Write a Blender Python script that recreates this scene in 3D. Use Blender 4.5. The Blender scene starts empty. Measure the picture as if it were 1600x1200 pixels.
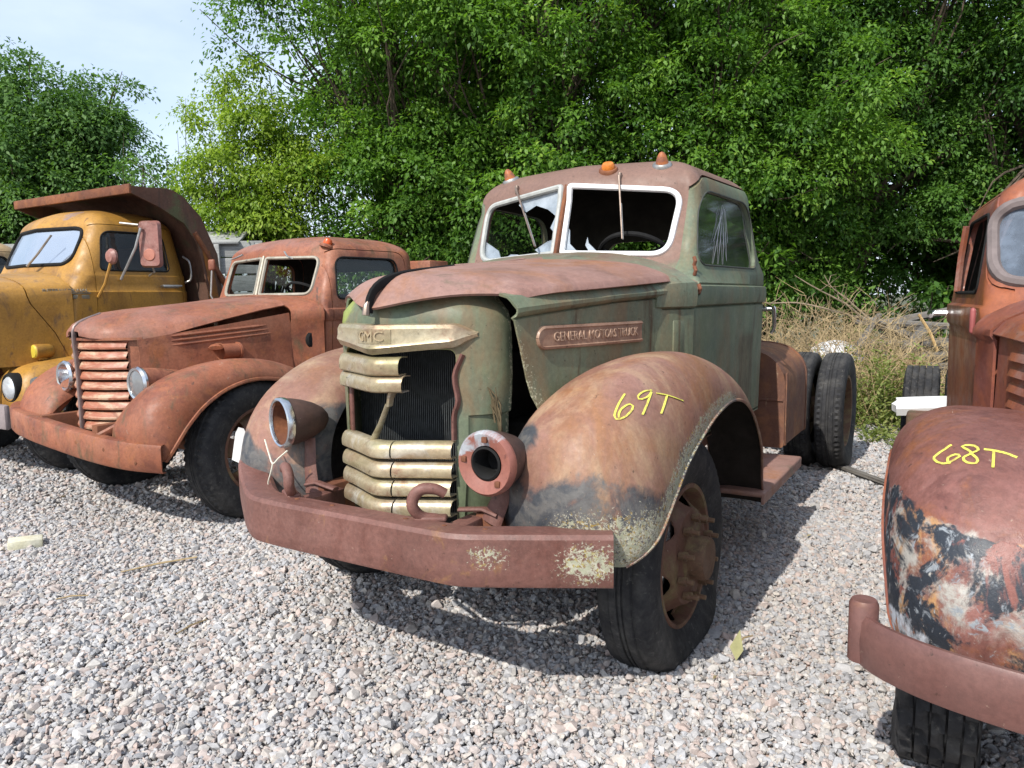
import bpy, bmesh, math, random
import numpy as np
from mathutils import Vector, Matrix, Euler
from mathutils.bvhtree import BVHTree

S = bpy.context.scene
COL = S.collection
R_ = math.radians
rng = np.random.default_rng(7)
random.seed(7)

# ------------------------------------------------------------------ camera
cam_d = bpy.data.cameras.new('camera')
cam = bpy.data.objects.new('camera', cam_d)
COL.objects.link(cam)
S.camera = cam
cam_d.sensor_width = 36.0
cam_d.lens = 1171.0 / 1600 * 36.0
cam_d.clip_start = 0.05
cam_d.clip_end = 2000
CAM_H = 1.4419
cam.matrix_world = Matrix.Translation((0, 0, CAM_H)) @ Matrix.Rotation(math.pi / 2 - 0.1146, 4, 'X') @ Matrix.Rotation(-0.0145, 4, 'Z')

# ------------------------------------------------------------------ sky and sun
SUN_EL = R_(44.0)
sh = Vector((-0.578, -0.816, 0)).normalized()
sun_dir = Vector((sh.x * math.cos(SUN_EL), sh.y * math.cos(SUN_EL), math.sin(SUN_EL)))
W = bpy.data.worlds.new('World')
S.world = W
W.use_nodes = True
wn, wl = W.node_tree.nodes, W.node_tree.links
for n in list(wn):
    wn.remove(n)
sky = wn.new('ShaderNodeTexSky')
sky.sky_type = 'NISHITA'
sky.sun_disc = False
sky.sun_elevation = SUN_EL
sky.sun_rotation = math.atan2(sh.x, sh.y)
sky.air_density = 1.0
sky.dust_density = 1.2
bg = wn.new('ShaderNodeBackground')
bg.inputs['Strength'].default_value = 0.15
wo = wn.new('ShaderNodeOutputWorld')
tc = wn.new('ShaderNodeTexCoord')
mp = wn.new('ShaderNodeMapping')
mp.inputs['Scale'].default_value = (1.0, 1.0, 2.6)
nz = wn.new('ShaderNodeTexNoise')
nz.inputs['Scale'].default_value = 1.3
nz.inputs['Detail'].default_value = 7
nz.inputs['Roughness'].default_value = 0.55
cr = wn.new('ShaderNodeValToRGB')
cr.color_ramp.elements[0].position = 0.33
cr.color_ramp.elements[1].position = 0.72
cr.color_ramp.elements[0].color = (0.18, 0.18, 0.18, 1)
cr.color_ramp.elements[1].color = (0.95, 0.95, 0.95, 1)
mx = wn.new('ShaderNodeMix')
mx.data_type = 'RGBA'
mx.inputs['B'].default_value = (4.9, 5.5, 6.4, 1)
wl.new(tc.outputs['Generated'], mp.inputs['Vector'])
wl.new(mp.outputs['Vector'], nz.inputs['Vector'])
wl.new(nz.outputs['Fac'], cr.inputs['Fac'])
wl.new(cr.outputs['Color'], mx.inputs['Factor'])
wl.new(sky.outputs['Color'], mx.inputs['A'])
wl.new(mx.outputs['Result'], bg.inputs['Color'])
wl.new(bg.outputs['Background'], wo.inputs['Surface'])

sun_d = bpy.data.lights.new('sun', 'SUN')
sun_d.energy = 3.7
sun_d.angle = R_(0.55)
sun_d.color = (1.0, 0.955, 0.88)
sun = bpy.data.objects.new('sun', sun_d)
COL.objects.link(sun)
sun.rotation_euler = sun_dir.to_track_quat('Z', 'Y').to_euler()
sun.location = (-10, -14, 18)

S.view_settings.view_transform = 'Standard'
S.view_settings.look = 'None'
S.view_settings.exposure = 0.52
S.view_settings.gamma = 1.0
S.view_settings.use_curve_mapping = False
S.cycles.max_bounces = 6
S.cycles.transparent_max_bounces = 12
# ------------------------------------------------------------------ materials
class NT:
    def __init__(s, name):
        s.m = bpy.data.materials.new(name)
        s.m.use_nodes = True
        s.t = s.m.node_tree
        s.n, s.l = s.t.nodes, s.t.links
        s.p = s.n['Principled BSDF']
        s._obj = None

    def link(s, a, b):
        s.l.new(a, b)

    def put(s, sock, v):
        if hasattr(v, 'is_linked') or isinstance(v, bpy.types.NodeSocket):
            s.l.new(v, sock)
        else:
            if sock.type == 'RGBA' and len(v) == 3:
                v = (*v, 1)
            sock.default_value = v

    def coord(s, stretch=None, off=None):
        if s._obj is None:
            s._obj = s.n.new('ShaderNodeTexCoord').outputs['Object']
        if stretch is None and off is None:
            return s._obj
        mp = s.n.new('ShaderNodeMapping')
        s.l.new(s._obj, mp.inputs['Vector'])
        if stretch:
            mp.inputs['Scale'].default_value = stretch
        if off is not None:
            mp.inputs['Location'].default_value = (off * 3.17, off * 1.31, off * 5.7)
        return mp.outputs['Vector']

    def noise(s, scale, detail=5, rough=.6, stretch=None, off=None, dist=0.0):
        n = s.n.new('ShaderNodeTexNoise')
        s.l.new(s.coord(stretch, off), n.inputs['Vector'])
        n.inputs['Scale'].default_value = scale
        n.inputs['Detail'].default_value = detail
        n.inputs['Roughness'].default_value = rough
        n.inputs['Distortion'].default_value = dist
        return n.outputs['Fac']

    def voronoi(s, scale, feature='F1', out='Distance', rnd=1.0):
        n = s.n.new('ShaderNodeTexVoronoi')
        n.feature = feature
        s.l.new(s.coord(), n.inputs['Vector'])
        n.inputs['Scale'].default_value = scale
        n.inputs['Randomness'].default_value = rnd
        return n.outputs[out]

    def math(s, op, a, b=0.0, clamp=False):
        n = s.n.new('ShaderNodeMath')
        n.operation = op
        n.use_clamp = clamp
        s.put(n.inputs[0], a)
        s.put(n.inputs[1], b)
        return n.outputs[0]

    def step(s, v, lo, hi, a=0.0, b=1.0):
        n = s.n.new('ShaderNodeMapRange')
        n.interpolation_type = 'SMOOTHSTEP'
        s.put(n.inputs['Value'], v)
        n.inputs['From Min'].default_value = lo
        n.inputs['From Max'].default_value = hi
        n.inputs['To Min'].default_value = a
        n.inputs['To Max'].default_value = b
        return n.outputs['Result']

    def mix(s, f, a, b, mode='MIX'):
        n = s.n.new('ShaderNodeMix')
        n.data_type = 'RGBA'
        n.blend_type = mode
        s.put(n.inputs['Factor'], f)
        s.put(n.inputs['A'], a)
        s.put(n.inputs['B'], b)
        return n.outputs['Result']

    def attr(s, name, kind='GEOMETRY', out='Fac'):
        n = s.n.new('ShaderNodeAttribute')
        n.attribute_type = kind
        n.attribute_name = name
        return n.outputs[out]

    def bump(s, h, strength=.3, dist=.01):
        n = s.n.new('ShaderNodeBump')
        n.inputs['Strength'].default_value = strength
        n.inputs['Distance'].default_value = dist
        s.l.new(h, n.inputs['Height'])
        s.l.new(n.outputs['Normal'], s.p.inputs['Normal'])


def plain(name, col, rough=.6, metal=0.0, var=.18, scale=14, bump=.15, spec=.4):
    k = NT(name)
    f = k.noise(scale, 6, .65)
    c = k.mix(k.step(f, .25, .75), [v * (1 - var) for v in col], [min(1, v * (1 + var)) for v in col])
    k.put(k.p.inputs['Base Color'], c)
    k.p.inputs['Roughness'].default_value = rough
    k.p.inputs['Metallic'].default_value = metal
    k.p.inputs['Specular IOR Level'].default_value = spec
    if bump:
        k.bump(k.noise(scale * 5, 4, .7), bump, .004)
    return k.m


def worn(name, base, layers, rough=.62, spec=.35, bump=.25, grain=.16, dent=5.0, pits=True):
    """layers: (colour, scale, threshold, softness, stretch or None, zone channel or None, detail)"""
    k = NT(name)
    c = base
    zone = None
    rsum = None
    for i, L in enumerate(layers):
        col, sc, thr, soft, st, ch = L[:6]
        det = L[6] if len(L) > 6 else 8
        v = k.noise(sc, det, .68, st, i + 1, .6)
        if ch is not None:
            if zone is None:
                z = k.attr('zone', 'GEOMETRY', 'Color')
                sp = k.n.new('ShaderNodeSeparateColor')
                k.l.new(z, sp.inputs[0])
                zone = sp
            v = k.math('ADD', v, k.math('SUBTRACT', zone.outputs[ch], 1.0))
        f = k.step(v, thr - soft, thr + soft)
        c = k.mix(f, c, col)
        rsum = f if rsum is None else k.math('MAXIMUM', rsum, f)
    if pits:
        pv = k.noise(34, 5, .7, None, 21)
        c = k.mix(k.step(pv, .63, .72, 0, .75), c, (.040, .022, .015))
        pl = k.noise(52, 4, .7, None, 23)
        c = k.mix(k.step(pl, .66, .72, 0, .55), c, (.36, .26, .20))
    g = k.noise(55, 6, .75)
    c = k.mix(1.0, c, k.mix(k.step(g, .25, .75), (1 - grain,) * 3, (1 + grain,) * 3), 'MULTIPLY')
    g2 = k.noise(2.2, 5, .6, None, 9)
    c = k.mix(1.0, c, k.mix(k.step(g2, .25, .75), (1 - grain,) * 3, (1 + grain * .8,) * 3), 'MULTIPLY')
    k.put(k.p.inputs['Base Color'], c)
    k.put(k.p.inputs['Roughness'], k.step(k.noise(9, 5, .6, None, 4), .3, .7, max(.1, rough - .12), min(1, rough + .14)))
    k.p.inputs['Specular IOR Level'].default_value = spec
    h = k.math('ADD', k.noise(38, 7, .72, None, 5), k.math('MULTIPLY', rsum, .35)) if rsum else k.noise(38, 7, .72)
    if dent:
        h = k.math('ADD', h, k.math('MULTIPLY', k.noise(3.6, 2, .5, None, 7), dent))
    k.bump(h, bump, .004)
    return k.m


def glassmat(name, tint=(.8, .85, .85), dust_sky=(.35, .36, .34), dust_sky_f=.12, gloss=.25):
    k = NT(name)
    k.n.remove(k.p)
    out = k.n['Material Output']
    tr = k.n.new('ShaderNodeBsdfTransparent')
    tr.inputs[0].default_value = (*tint, 1)
    gl = k.n.new('ShaderNodeBsdfGlossy')
    gl.inputs['Roughness'].default_value = .06
    di = k.n.new('ShaderNodeBsdfDiffuse')
    di.inputs[0].default_value = (*dust_sky, 1)
    fr = k.n.new('ShaderNodeFresnel')
    fr.inputs[0].default_value = 1.5
    m1 = k.n.new('ShaderNodeMixShader')
    m2 = k.n.new('ShaderNodeMixShader')
    k.l.new(k.math('MULTIPLY', fr.outputs[0], gloss * 4, True), m1.inputs[0])
    k.l.new(tr.outputs[0], m1.inputs[1])
    k.l.new(gl.outputs[0], m1.inputs[2])
    k.l.new(k.step(k.noise(4, 6, .65), .3, .75, dust_sky_f * .5, dust_sky_f * 1.7), m2.inputs[0])
    k.l.new(m1.outputs[0], m2.inputs[1])
    k.l.new(di.outputs[0], m2.inputs[2])
    k.l.new(m2.outputs[0], out.inputs[0])
    return k.m


# ------------------------------------------------------------------ mesh helpers
class MB:
    def __init__(s):
        s.v, s.f, s.zone, s.back = [], [], [], []

    def add(s, vs, fs, zone=None):
        b = len(s.v)
        vs = [tuple(map(float, q)) for q in vs]
        s.v += vs
        s.f += [tuple(b + i for i in f) for f in fs]
        s.zone += list(zone) if zone is not None else [(0, 0, 0)] * len(vs)
        return s

    def grid(s, g, cu=False, cv=False, flip=False, zone=None):
        g = np.asarray(g, float)
        n, m = g.shape[:2]
        fs = []
        for i in range(n if cu else n - 1):
            for j in range(m if cv else m - 1):
                a, b = i * m + j, ((i + 1) % n) * m + j
                c, d = ((i + 1) % n) * m + (j + 1) % m, i * m + (j + 1) % m
                fs.append((a, d, c, b) if flip else (a, b, c, d))
        return s.add(g.reshape(-1, 3), fs, None if zone is None else np.asarray(zone).reshape(-1, 3).tolist())

    def thick(s, g, t, flip=False, zone=None):
        """closed sheet of thickness t; the inner face lies t behind the grid"""
        g = np.asarray(g, float)
        n, m = g.shape[:2]
        du = np.gradient(g, axis=0)
        dv = np.gradient(g, axis=1)
        nn = np.cross(du, dv)
        ln = np.linalg.norm(nn, axis=2, keepdims=True)
        nn = nn / np.where(ln < 1e-9, 1, ln)
        if flip:
            nn = -nn
        inn = g - nn * t
        vs = np.concatenate([g.reshape(-1, 3), inn.reshape(-1, 3)])
        o = n * m
        fs = []
        f0 = len(s.f)
        for i in range(n - 1):
            for j in range(m - 1):
                s.back.append(f0 + len(fs) + 1)
                a, b, c, d = i * m + j, (i + 1) * m + j, (i + 1) * m + j + 1, i * m + j + 1
                q, r = (a, b, c, d), (o + d, o + c, o + b, o + a)
                fs += [q[::-1], r[::-1]] if flip else [q, r]
        ring = [i * m for i in range(n)] + [(n - 1) * m + j for j in range(1, m)] + [i * m + m - 1 for i in range(n - 2, -1, -1)] + [j for j in range(m - 2, 0, -1)]
        for k in range(len(ring)):
            a, b = ring[k], ring[(k + 1) % len(ring)]
            fs.append((a, o + a, o + b, b) if flip else (b, o + b, o + a, a))
        z = None
        if zone is not None:
            z = np.asarray(zone).reshape(-1, 3)
            z = np.concatenate([z, z]).tolist()
        return s.add(vs, fs, z)

    def tube(s, path, r, seg=8, caps=True, flat=1.0, up=None):
        P = [Vector(p) for p in path]
        rs = r if hasattr(r, '__len__') else [r] * len(P)
        T = [(P[min(i + 1, len(P) - 1)] - P[max(i - 1, 0)]).normalized() for i in range(len(P))]
        u = Vector(up) if up else (Vector((0, 0, 1)) if abs(T[0].z) < .9 else Vector((1, 0, 0)))
        g = []
        for i, p in enumerate(P):
            a = T[i].cross(u)
            if a.length < 1e-6:
                a = T[i].orthogonal()
            a.normalize()
            b = a.cross(T[i]).normalized()
            if not up:
                u = b
            g.append([p + (a * math.cos(2 * math.pi * k / seg) + b * math.sin(2 * math.pi * k / seg) * flat) * rs[i] for k in range(seg)])
        base = len(s.v)
        s.grid([[tuple(q) for q in row] for row in g], cv=True)
        if caps:
            s.f.append(tuple(base + k for k in range(seg)))
            s.f.append(tuple(base + (len(P) - 1) * seg + k for k in reversed(range(seg))))
        return s

    def loop(s, path, r, seg=8):
        """closed tube"""
        P = [Vector(p) for p in path]
        n = len(P)
        g = []
        cen = sum(P, Vector()) / n
        for i in range(n):
            t = (P[(i + 1) % n] - P[i - 1]).normalized()
            a = (P[i] - cen)
            a = (a - t * a.dot(t)).normalized()
            b = t.cross(a)
            g.append([tuple(P[i] + (a * math.cos(2 * math.pi * k / seg) + b * math.sin(2 * math.pi * k / seg)) * r) for k in range(seg)])
        return s.grid(g, cu=True, cv=True)

    def lathe(s, prof, c, axis='y', seg=32, wob=None, caps=False):
        """prof: (radius, along)"""
        g = []
        for (r, a) in prof:
            row = []
            for k in range(seg):
                t = 2 * math.pi * k / seg
                rr = r if wob is None else r + wob(k, r, a)
                p, q = rr * math.cos(t), rr * math.sin(t)
                row.append({'x': (a, p, q), 'y': (q, a, p), 'z': (p, q, a)}[axis])
            g.append(row)
        g = np.array(g) + np.array(c)
        base = len(s.v)
        s.grid(g, cv=True)
        if caps:
            s.f.append(tuple(base + k for k in reversed(range(seg))))
            s.f.append(tuple(base + (len(prof) - 1) * seg + k for k in range(seg)))
        return s

    def box(s, c, size, bev=0.0, rot=None, seg=2):
        bm = bmesh.new()
        bmesh.ops.create_cube(bm, size=1)
        for v in bm.verts:
            v.co = Vector((v.co.x * size[0], v.co.y * size[1], v.co.z * size[2]))
        if bev:
            bmesh.ops.bevel(bm, geom=bm.edges[:], offset=bev, segments=seg, affect='EDGES', profile=.5)
        M = Euler(rot).to_matrix() if rot else None
        vs = [((M @ v.co) if M else v.co) + Vector(c) for v in bm.verts]
        bm.verts.index_update()
        fs = [tuple(v.index for v in f.verts) for f in bm.faces]
        bm.free()
        return s.add(vs, fs)

    def prism(s, pts, a0, a1, axis='x'):
        n = len(pts)
        def at(p, a):
            return {'x': (a, p[0], p[1]), 'y': (p[0], a, p[1]), 'z': (p[0], p[1], a)}[axis]
        vs = [at(p, a0) for p in pts] + [at(p, a1) for p in pts]
        fs = [tuple(range(n)), tuple(range(2 * n - 1, n - 1, -1))] + [(i, n + i, n + (i + 1) % n, (i + 1) % n) for i in range(n)]
        return s.add(vs, fs)

    def poly(s, pts):
        return s.add(pts, [tuple(range(len(pts)))])

    def mesh(s, name='m', recalc=False):
        me = bpy.data.meshes.new(name)
        me.from_pydata(s.v, [], s.f)
        if any(any(z) for z in s.zone):
            ca = me.color_attributes.new('zone', 'FLOAT_COLOR', 'POINT')
            ca.data.foreach_set('color', np.array([(*z, 1) for z in s.zone], np.float32).ravel())
        if recalc:
            fixn(me)
        return me


def fixn(me):
    bm = bmesh.new()
    bm.from_mesh(me)
    bmesh.ops.recalc_face_normals(bm, faces=bm.faces[:])
    bm.to_mesh(me)
    bm.free()


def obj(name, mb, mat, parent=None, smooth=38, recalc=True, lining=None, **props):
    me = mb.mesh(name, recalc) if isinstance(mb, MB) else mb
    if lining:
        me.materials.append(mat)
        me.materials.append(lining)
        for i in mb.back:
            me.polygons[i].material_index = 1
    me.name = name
    if not len(me.materials):
        for m in (mat if isinstance(mat, (list, tuple)) else [mat]):
            me.materials.append(m)
    if smooth:
        me.polygons.foreach_set('use_smooth', np.ones(len(me.polygons), bool))
        me.set_sharp_from_angle(angle=R_(smooth))
    o = bpy.data.objects.new(name, me)
    COL.objects.link(o)
    if parent:
        o.parent = parent
    for k, v in props.items():
        o[k] = v
    return o


def tag(o, label, cat, group=None, kind=None):
    o['label'] = label
    o['category'] = cat
    if group:
        o['group'] = group
    if kind:
        o['kind'] = kind
    return o


def empty(name, label, cat, loc=(0, 0, 0), rz=0.0, group=None):
    o = bpy.data.objects.new(name, None)
    COL.objects.link(o)
    o.location = loc
    o.rotation_euler = (0, 0, rz)
    o.empty_display_size = .2
    return tag(o, label, cat, group)


def structure(name, mb, mat, smooth=0):
    return obj(name, mb, mat, None, smooth, True, kind='structure')


def boolean(a, b, op='DIFFERENCE'):
    """mesh a (op) mesh b -> new mesh"""
    oa = bpy.data.objects.new('tmp_a', a)
    ob = bpy.data.objects.new('tmp_b', b)
    COL.objects.link(oa)
    COL.objects.link(ob)
    m = oa.modifiers.new('b', 'BOOLEAN')
    m.object = ob
    m.operation = op
    m.solver = 'EXACT'
    dg = bpy.context.evaluated_depsgraph_get()
    r = bpy.data.meshes.new_from_object(oa.evaluated_get(dg))
    bpy.data.objects.remove(oa)
    bpy.data.objects.remove(ob)
    bpy.data.meshes.remove(b)
    return r


def rounded(pts, r, n=6):
    """round the corners of a 2D polygon; r may be a list"""
    out = []
    N = len(pts)
    for i in range(N):
        p, a, b = Vector(pts[i]), Vector(pts[i - 1]), Vector(pts[(i + 1) % N])
        rr = r[i] if hasattr(r, '__len__') else r
        if rr <= 0:
            out.append(tuple(p))
            continue
        u, w = (a - p), (b - p)
        d = min(rr, u.length * .49, w.length * .49)
        p0, p1 = p + u.normalized() * d, p + w.normalized() * d
        for k in range(n + 1):
            t = k / n
            q = p0 * (1 - t) ** 2 + p * 2 * t * (1 - t) + p1 * t ** 2
            out.append(tuple(q))
    return out


def densify(pts, step):
    out = []
    N = len(pts)
    for i in range(N):
        a, b = Vector(pts[i]), Vector(pts[(i + 1) % N])
        k = max(1, int((b - a).length / step))
        out += [tuple(a.lerp(b, j / k)) for j in range(k)]
    return out


def spline(pts, n, closed=False):
    """Catmull-Rom through pts, n samples evenly in arc length"""
    P = np.array(pts, float)
    Q = np.vstack([2 * P[0] - P[1], P, 2 * P[-1] - P[-2]])
    out = []
    for i in range(1, len(Q) - 2):
        for t in np.linspace(0, 1, 24, endpoint=False):
            a, b, c, d = Q[i - 1], Q[i], Q[i + 1], Q[i + 2]
            out.append(.5 * ((2 * b) + (-a + c) * t + (2 * a - 5 * b + 4 * c - d) * t * t + (-a + 3 * b - 3 * c + d) * t ** 3))
    out.append(Q[-2])
    out = np.array(out)
    L = np.concatenate([[0], np.cumsum(np.linalg.norm(np.diff(out, axis=0), axis=1))])
    u = np.linspace(0, L[-1], n)
    return np.stack([np.interp(u, L, out[:, k]) for k in range(P.shape[1])], -1)


def text_mesh(s, size, depth, M, align='CENTER', shear=0):
    c = bpy.data.curves.new('t', 'FONT')
    c.body = s
    c.size = size
    c.extrude = depth
    c.resolution_u = 2
    c.align_x = align
    c.align_y = 'CENTER'
    c.shear = shear
    o = bpy.data.objects.new('t', c)
    COL.objects.link(o)
    dg = bpy.context.evaluated_depsgraph_get()
    me = bpy.data.meshes.new_from_object(o.evaluated_get(dg))
    bpy.data.objects.remove(o)
    me.transform(M)
    return me


def smooth01(x, a, b):
    t = np.clip((np.asarray(x, float) - a) / (b - a), 0, 1)
    return t * t * (3 - 2 * t)


def hash_noise(P, sc, seed=0):
    """cheap smooth value noise on an (n,3) array"""
    r = np.random.default_rng(seed)
    out = np.zeros(len(P))
    for k in range(6):
        d = r.normal(size=3)
        d /= np.linalg.norm(d)
        out += np.sin(P @ d * sc * (1 + .5 * k) + r.uniform(0, 6.28)) / (1 + .4 * k)
    return out / 2.2


# ------------------------------------------------------------------ shared palette
M_TYRE = worn('tyre_rubber', (.022, .022, .024), [((.075, .072, .068), 5, .58, .18, None, None), ((.13, .122, .11), 26, .66, .09, None, None)], .8, .3, .6, .25, 2, False)
M_CHROME = plain('worn_chrome', (.62, .63, .64), .22, 1.0, .12, 20, .08)
M_STEEL = plain('dull_steel', (.38, .37, .35), .42, .8, .25, 24, .15)
M_BLACK = plain('matt_black', (.012, .012, .012), .85, 0, .3, 20, .2, .2)  # plain black for seals and wheels, also fills bumper, cowl and lamp openings
M_DARK = plain('dark_interior', (.03, .028, .025), .8, 0, .3, 12, .2, .2)
M_CAB_SHADE = plain('cab_shade_brown', (.045, .040, .034), .85, 0, .3, 8, .2, .2)  # dim cab interior put into the colour of the inner skin
M_LENS = plain('amber_lens', (.55, .17, .02), .3, 0, .2, 30, .1, .5)
M_LENSR = plain('red_orange_lens', (.60, .09, .015), .3, 0, .2, 30, .1, .5)
M_GLASS = glassmat('dusty_glass', (.50, .55, .55), (.22, .24, .23), .10, .22)
M_GLASSB = glassmat('sky_glass', (.55, .62, .68), (.26, .32, .41), .42, .26)  # bluish dust colour also carries the reflected sky
M_SHARD = glassmat('frosted_shard', (.7, .76, .8), (.5, .56, .62), .45, .3)
M_YELLOW = worn('yellow_marker', (.62, .60, .10), [((.38, .29, .09), 60, .56, .10, None, None)], .7, .2, 0, .1, 0, False)
M_RUST = worn('rust_brown', (.155, .062, .036), [((.25, .10, .045), 5, .55, .15, None, None), ((.08, .04, .028), 9, .62, .1, None, None)], .78, .25, .4)
M_WHITE = plain('white_paint', (.60, .60, .59), .6, 0, .06, 10, .05)


# ------------------------------------------------------------------ shared vehicle builders
def outline(w, yf, yb, vee, rf, rb, nf=28, nc=9, ns=26, nb=18):
    """plan outline of a cab at one height, counter-clockwise seen from above, starting at the front centre and running to +x"""
    pts = []
    xe = w - rf
    for t in np.linspace(0, 1, nf // 2 + 1)[:-1]:
        x = xe * t
        pts.append((x, yf + vee * (math.sqrt(t * t + .004) - .063)))
    y1 = yf + vee
    for a in np.linspace(0, math.pi / 2, nc + 1)[:-1]:
        pts.append((xe + rf * math.sin(a), y1 + rf * (1 - math.cos(a))))
    for t in np.linspace(0, 1, ns + 1)[:-1]:
        pts.append((w, y1 + rf + (yb - rb - y1 - rf) * t))
    for a in np.linspace(0, math.pi / 2, nc + 1)[:-1]:
        pts.append((w - rb * (1 - math.cos(a)), yb - rb + rb * math.sin(a)))
    for t in np.linspace(0, 1, nb // 2 + 1):
        pts.append(((w - rb) * (1 - t), yb))
    half = pts
    full = half + [(-x, y) for (x, y) in half[-2:0:-1]]
    return np.array(full)


def cab_shell(P, t=.032):
    """closed shell of a rounded steel cab; P holds profile tables keyed by height"""
    zs = np.array(P['zs'])
    def tab(k, z):
        a = np.array(P[k])
        return np.interp(z, a[:, 0], a[:, 1])
    def rings(inset):
        g = []
        for z in zs:
            q = outline(tab('w', z) - inset, tab('yf', z) + inset, tab('yb', z) - inset, tab('vee', z), tab('rf', z) if hasattr(P['rf'], '__len__') else P['rf'], tab('rb', z) if hasattr(P['rb'], '__len__') else P['rb'])
            g.append(np.c_[q, np.full(len(q), z)])
        z1 = zs[-1]
        base = g[-1][:, :2]
        c = np.array([0, (tab('yf', z1) + tab('vee', z1) + tab('yb', z1)) / 2])
        n = P.get('n', 2.4)
        h = P['h'] - inset
        for th in np.linspace(0, math.pi / 2, 15)[1:]:
            s_ = max(math.cos(th), 0) ** (2 / n)
            zz = math.sin(th) ** (2 / P.get('nz', n))
            if th > 1.56:
                s_ = .02
            q = c + (base - c) * s_
            bulge = P.get('crown', .0) * (1 - s_)
            g.append(np.c_[q, np.full(len(q), z1 + h * zz + bulge)])
        return np.array(g)
    A, B = rings(0), rings(t)
    mb = MB()
    n, m = A.shape[:2]
    mb.grid(A, cv=True)
    mb.f.append(tuple((n - 1) * m + k for k in range(m)))
    o = len(mb.v)
    mb.grid(B, cv=True, flip=True)
    mb.f.append(tuple(o + (n - 1) * m + k for k in reversed(range(m))))
    for k in range(m):
        mb.f.append((k, o + k, o + (k + 1) % m, (k + 1) % m))
    mb.inner = ((n - 1) * m + 1, 2 * ((n - 1) * m + 1))
    return mb


def cab_mesh(mb, mat, inside):
    """mesh of a cab shell whose inner skin is coloured dark for the shade inside"""
    me = mb.mesh('cab', True)
    me.materials.append(mat)
    me.materials.append(inside)
    for i in range(*mb.inner):
        me.polygons[i].material_index = 1
    return me


def bvh_of(mb):
    return BVHTree.FromPolygons([Vector(v) for v in mb.v], mb.f)


def project(bvh, pts2, axis, start, off=0.0):
    """drop a 2D outline on a surface along +y ('y'), -x ('-x') or +x ('+x')"""
    out = []
    for p in pts2:
        if axis == 'y':
            o, d = Vector((p[0], start, p[1])), Vector((0, 1, 0))
        elif axis == '-x':
            o, d = Vector((start, p[0], p[1])), Vector((-1, 0, 0))
        elif axis == '+x':
            o, d = Vector((start, p[0], p[1])), Vector((1, 0, 0))
        elif axis == '-y':
            o, d = Vector((p[0], start, p[1])), Vector((0, -1, 0))
        h, nrm, i, dist = bvh.ray_cast(o, d)
        if h is None:
            h = o + d * abs(start)
        out.append(tuple(h - d * off))
    return out


def fender_grid(I, C, O, n=44, ka=8, kb=12):
    """I inner edge, C crown line, O outer lip: (x,y,z) tables -> grid along x across"""
    I, C, O = (spline(q, n) for q in (I, C, O))
    g = np.zeros((n, ka + kb + 1, 3))
    for j in range(ka + 1):
        a = (1 - j / ka) * math.pi / 2
        d = I - C
        g[:, j] = C + d * np.array([math.sin(a), 1 - math.cos(a), 1 - math.cos(a)])
    for j in range(1, kb + 1):
        a = j / kb * math.pi / 2
        d = O - C
        g[:, ka + j] = C + d * np.array([math.sin(a), 1 - math.cos(a), 1 - math.cos(a)])
    return g


def mirror(g):
    g = np.array(g, float)
    g[..., 0] *= -1
    return g


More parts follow.
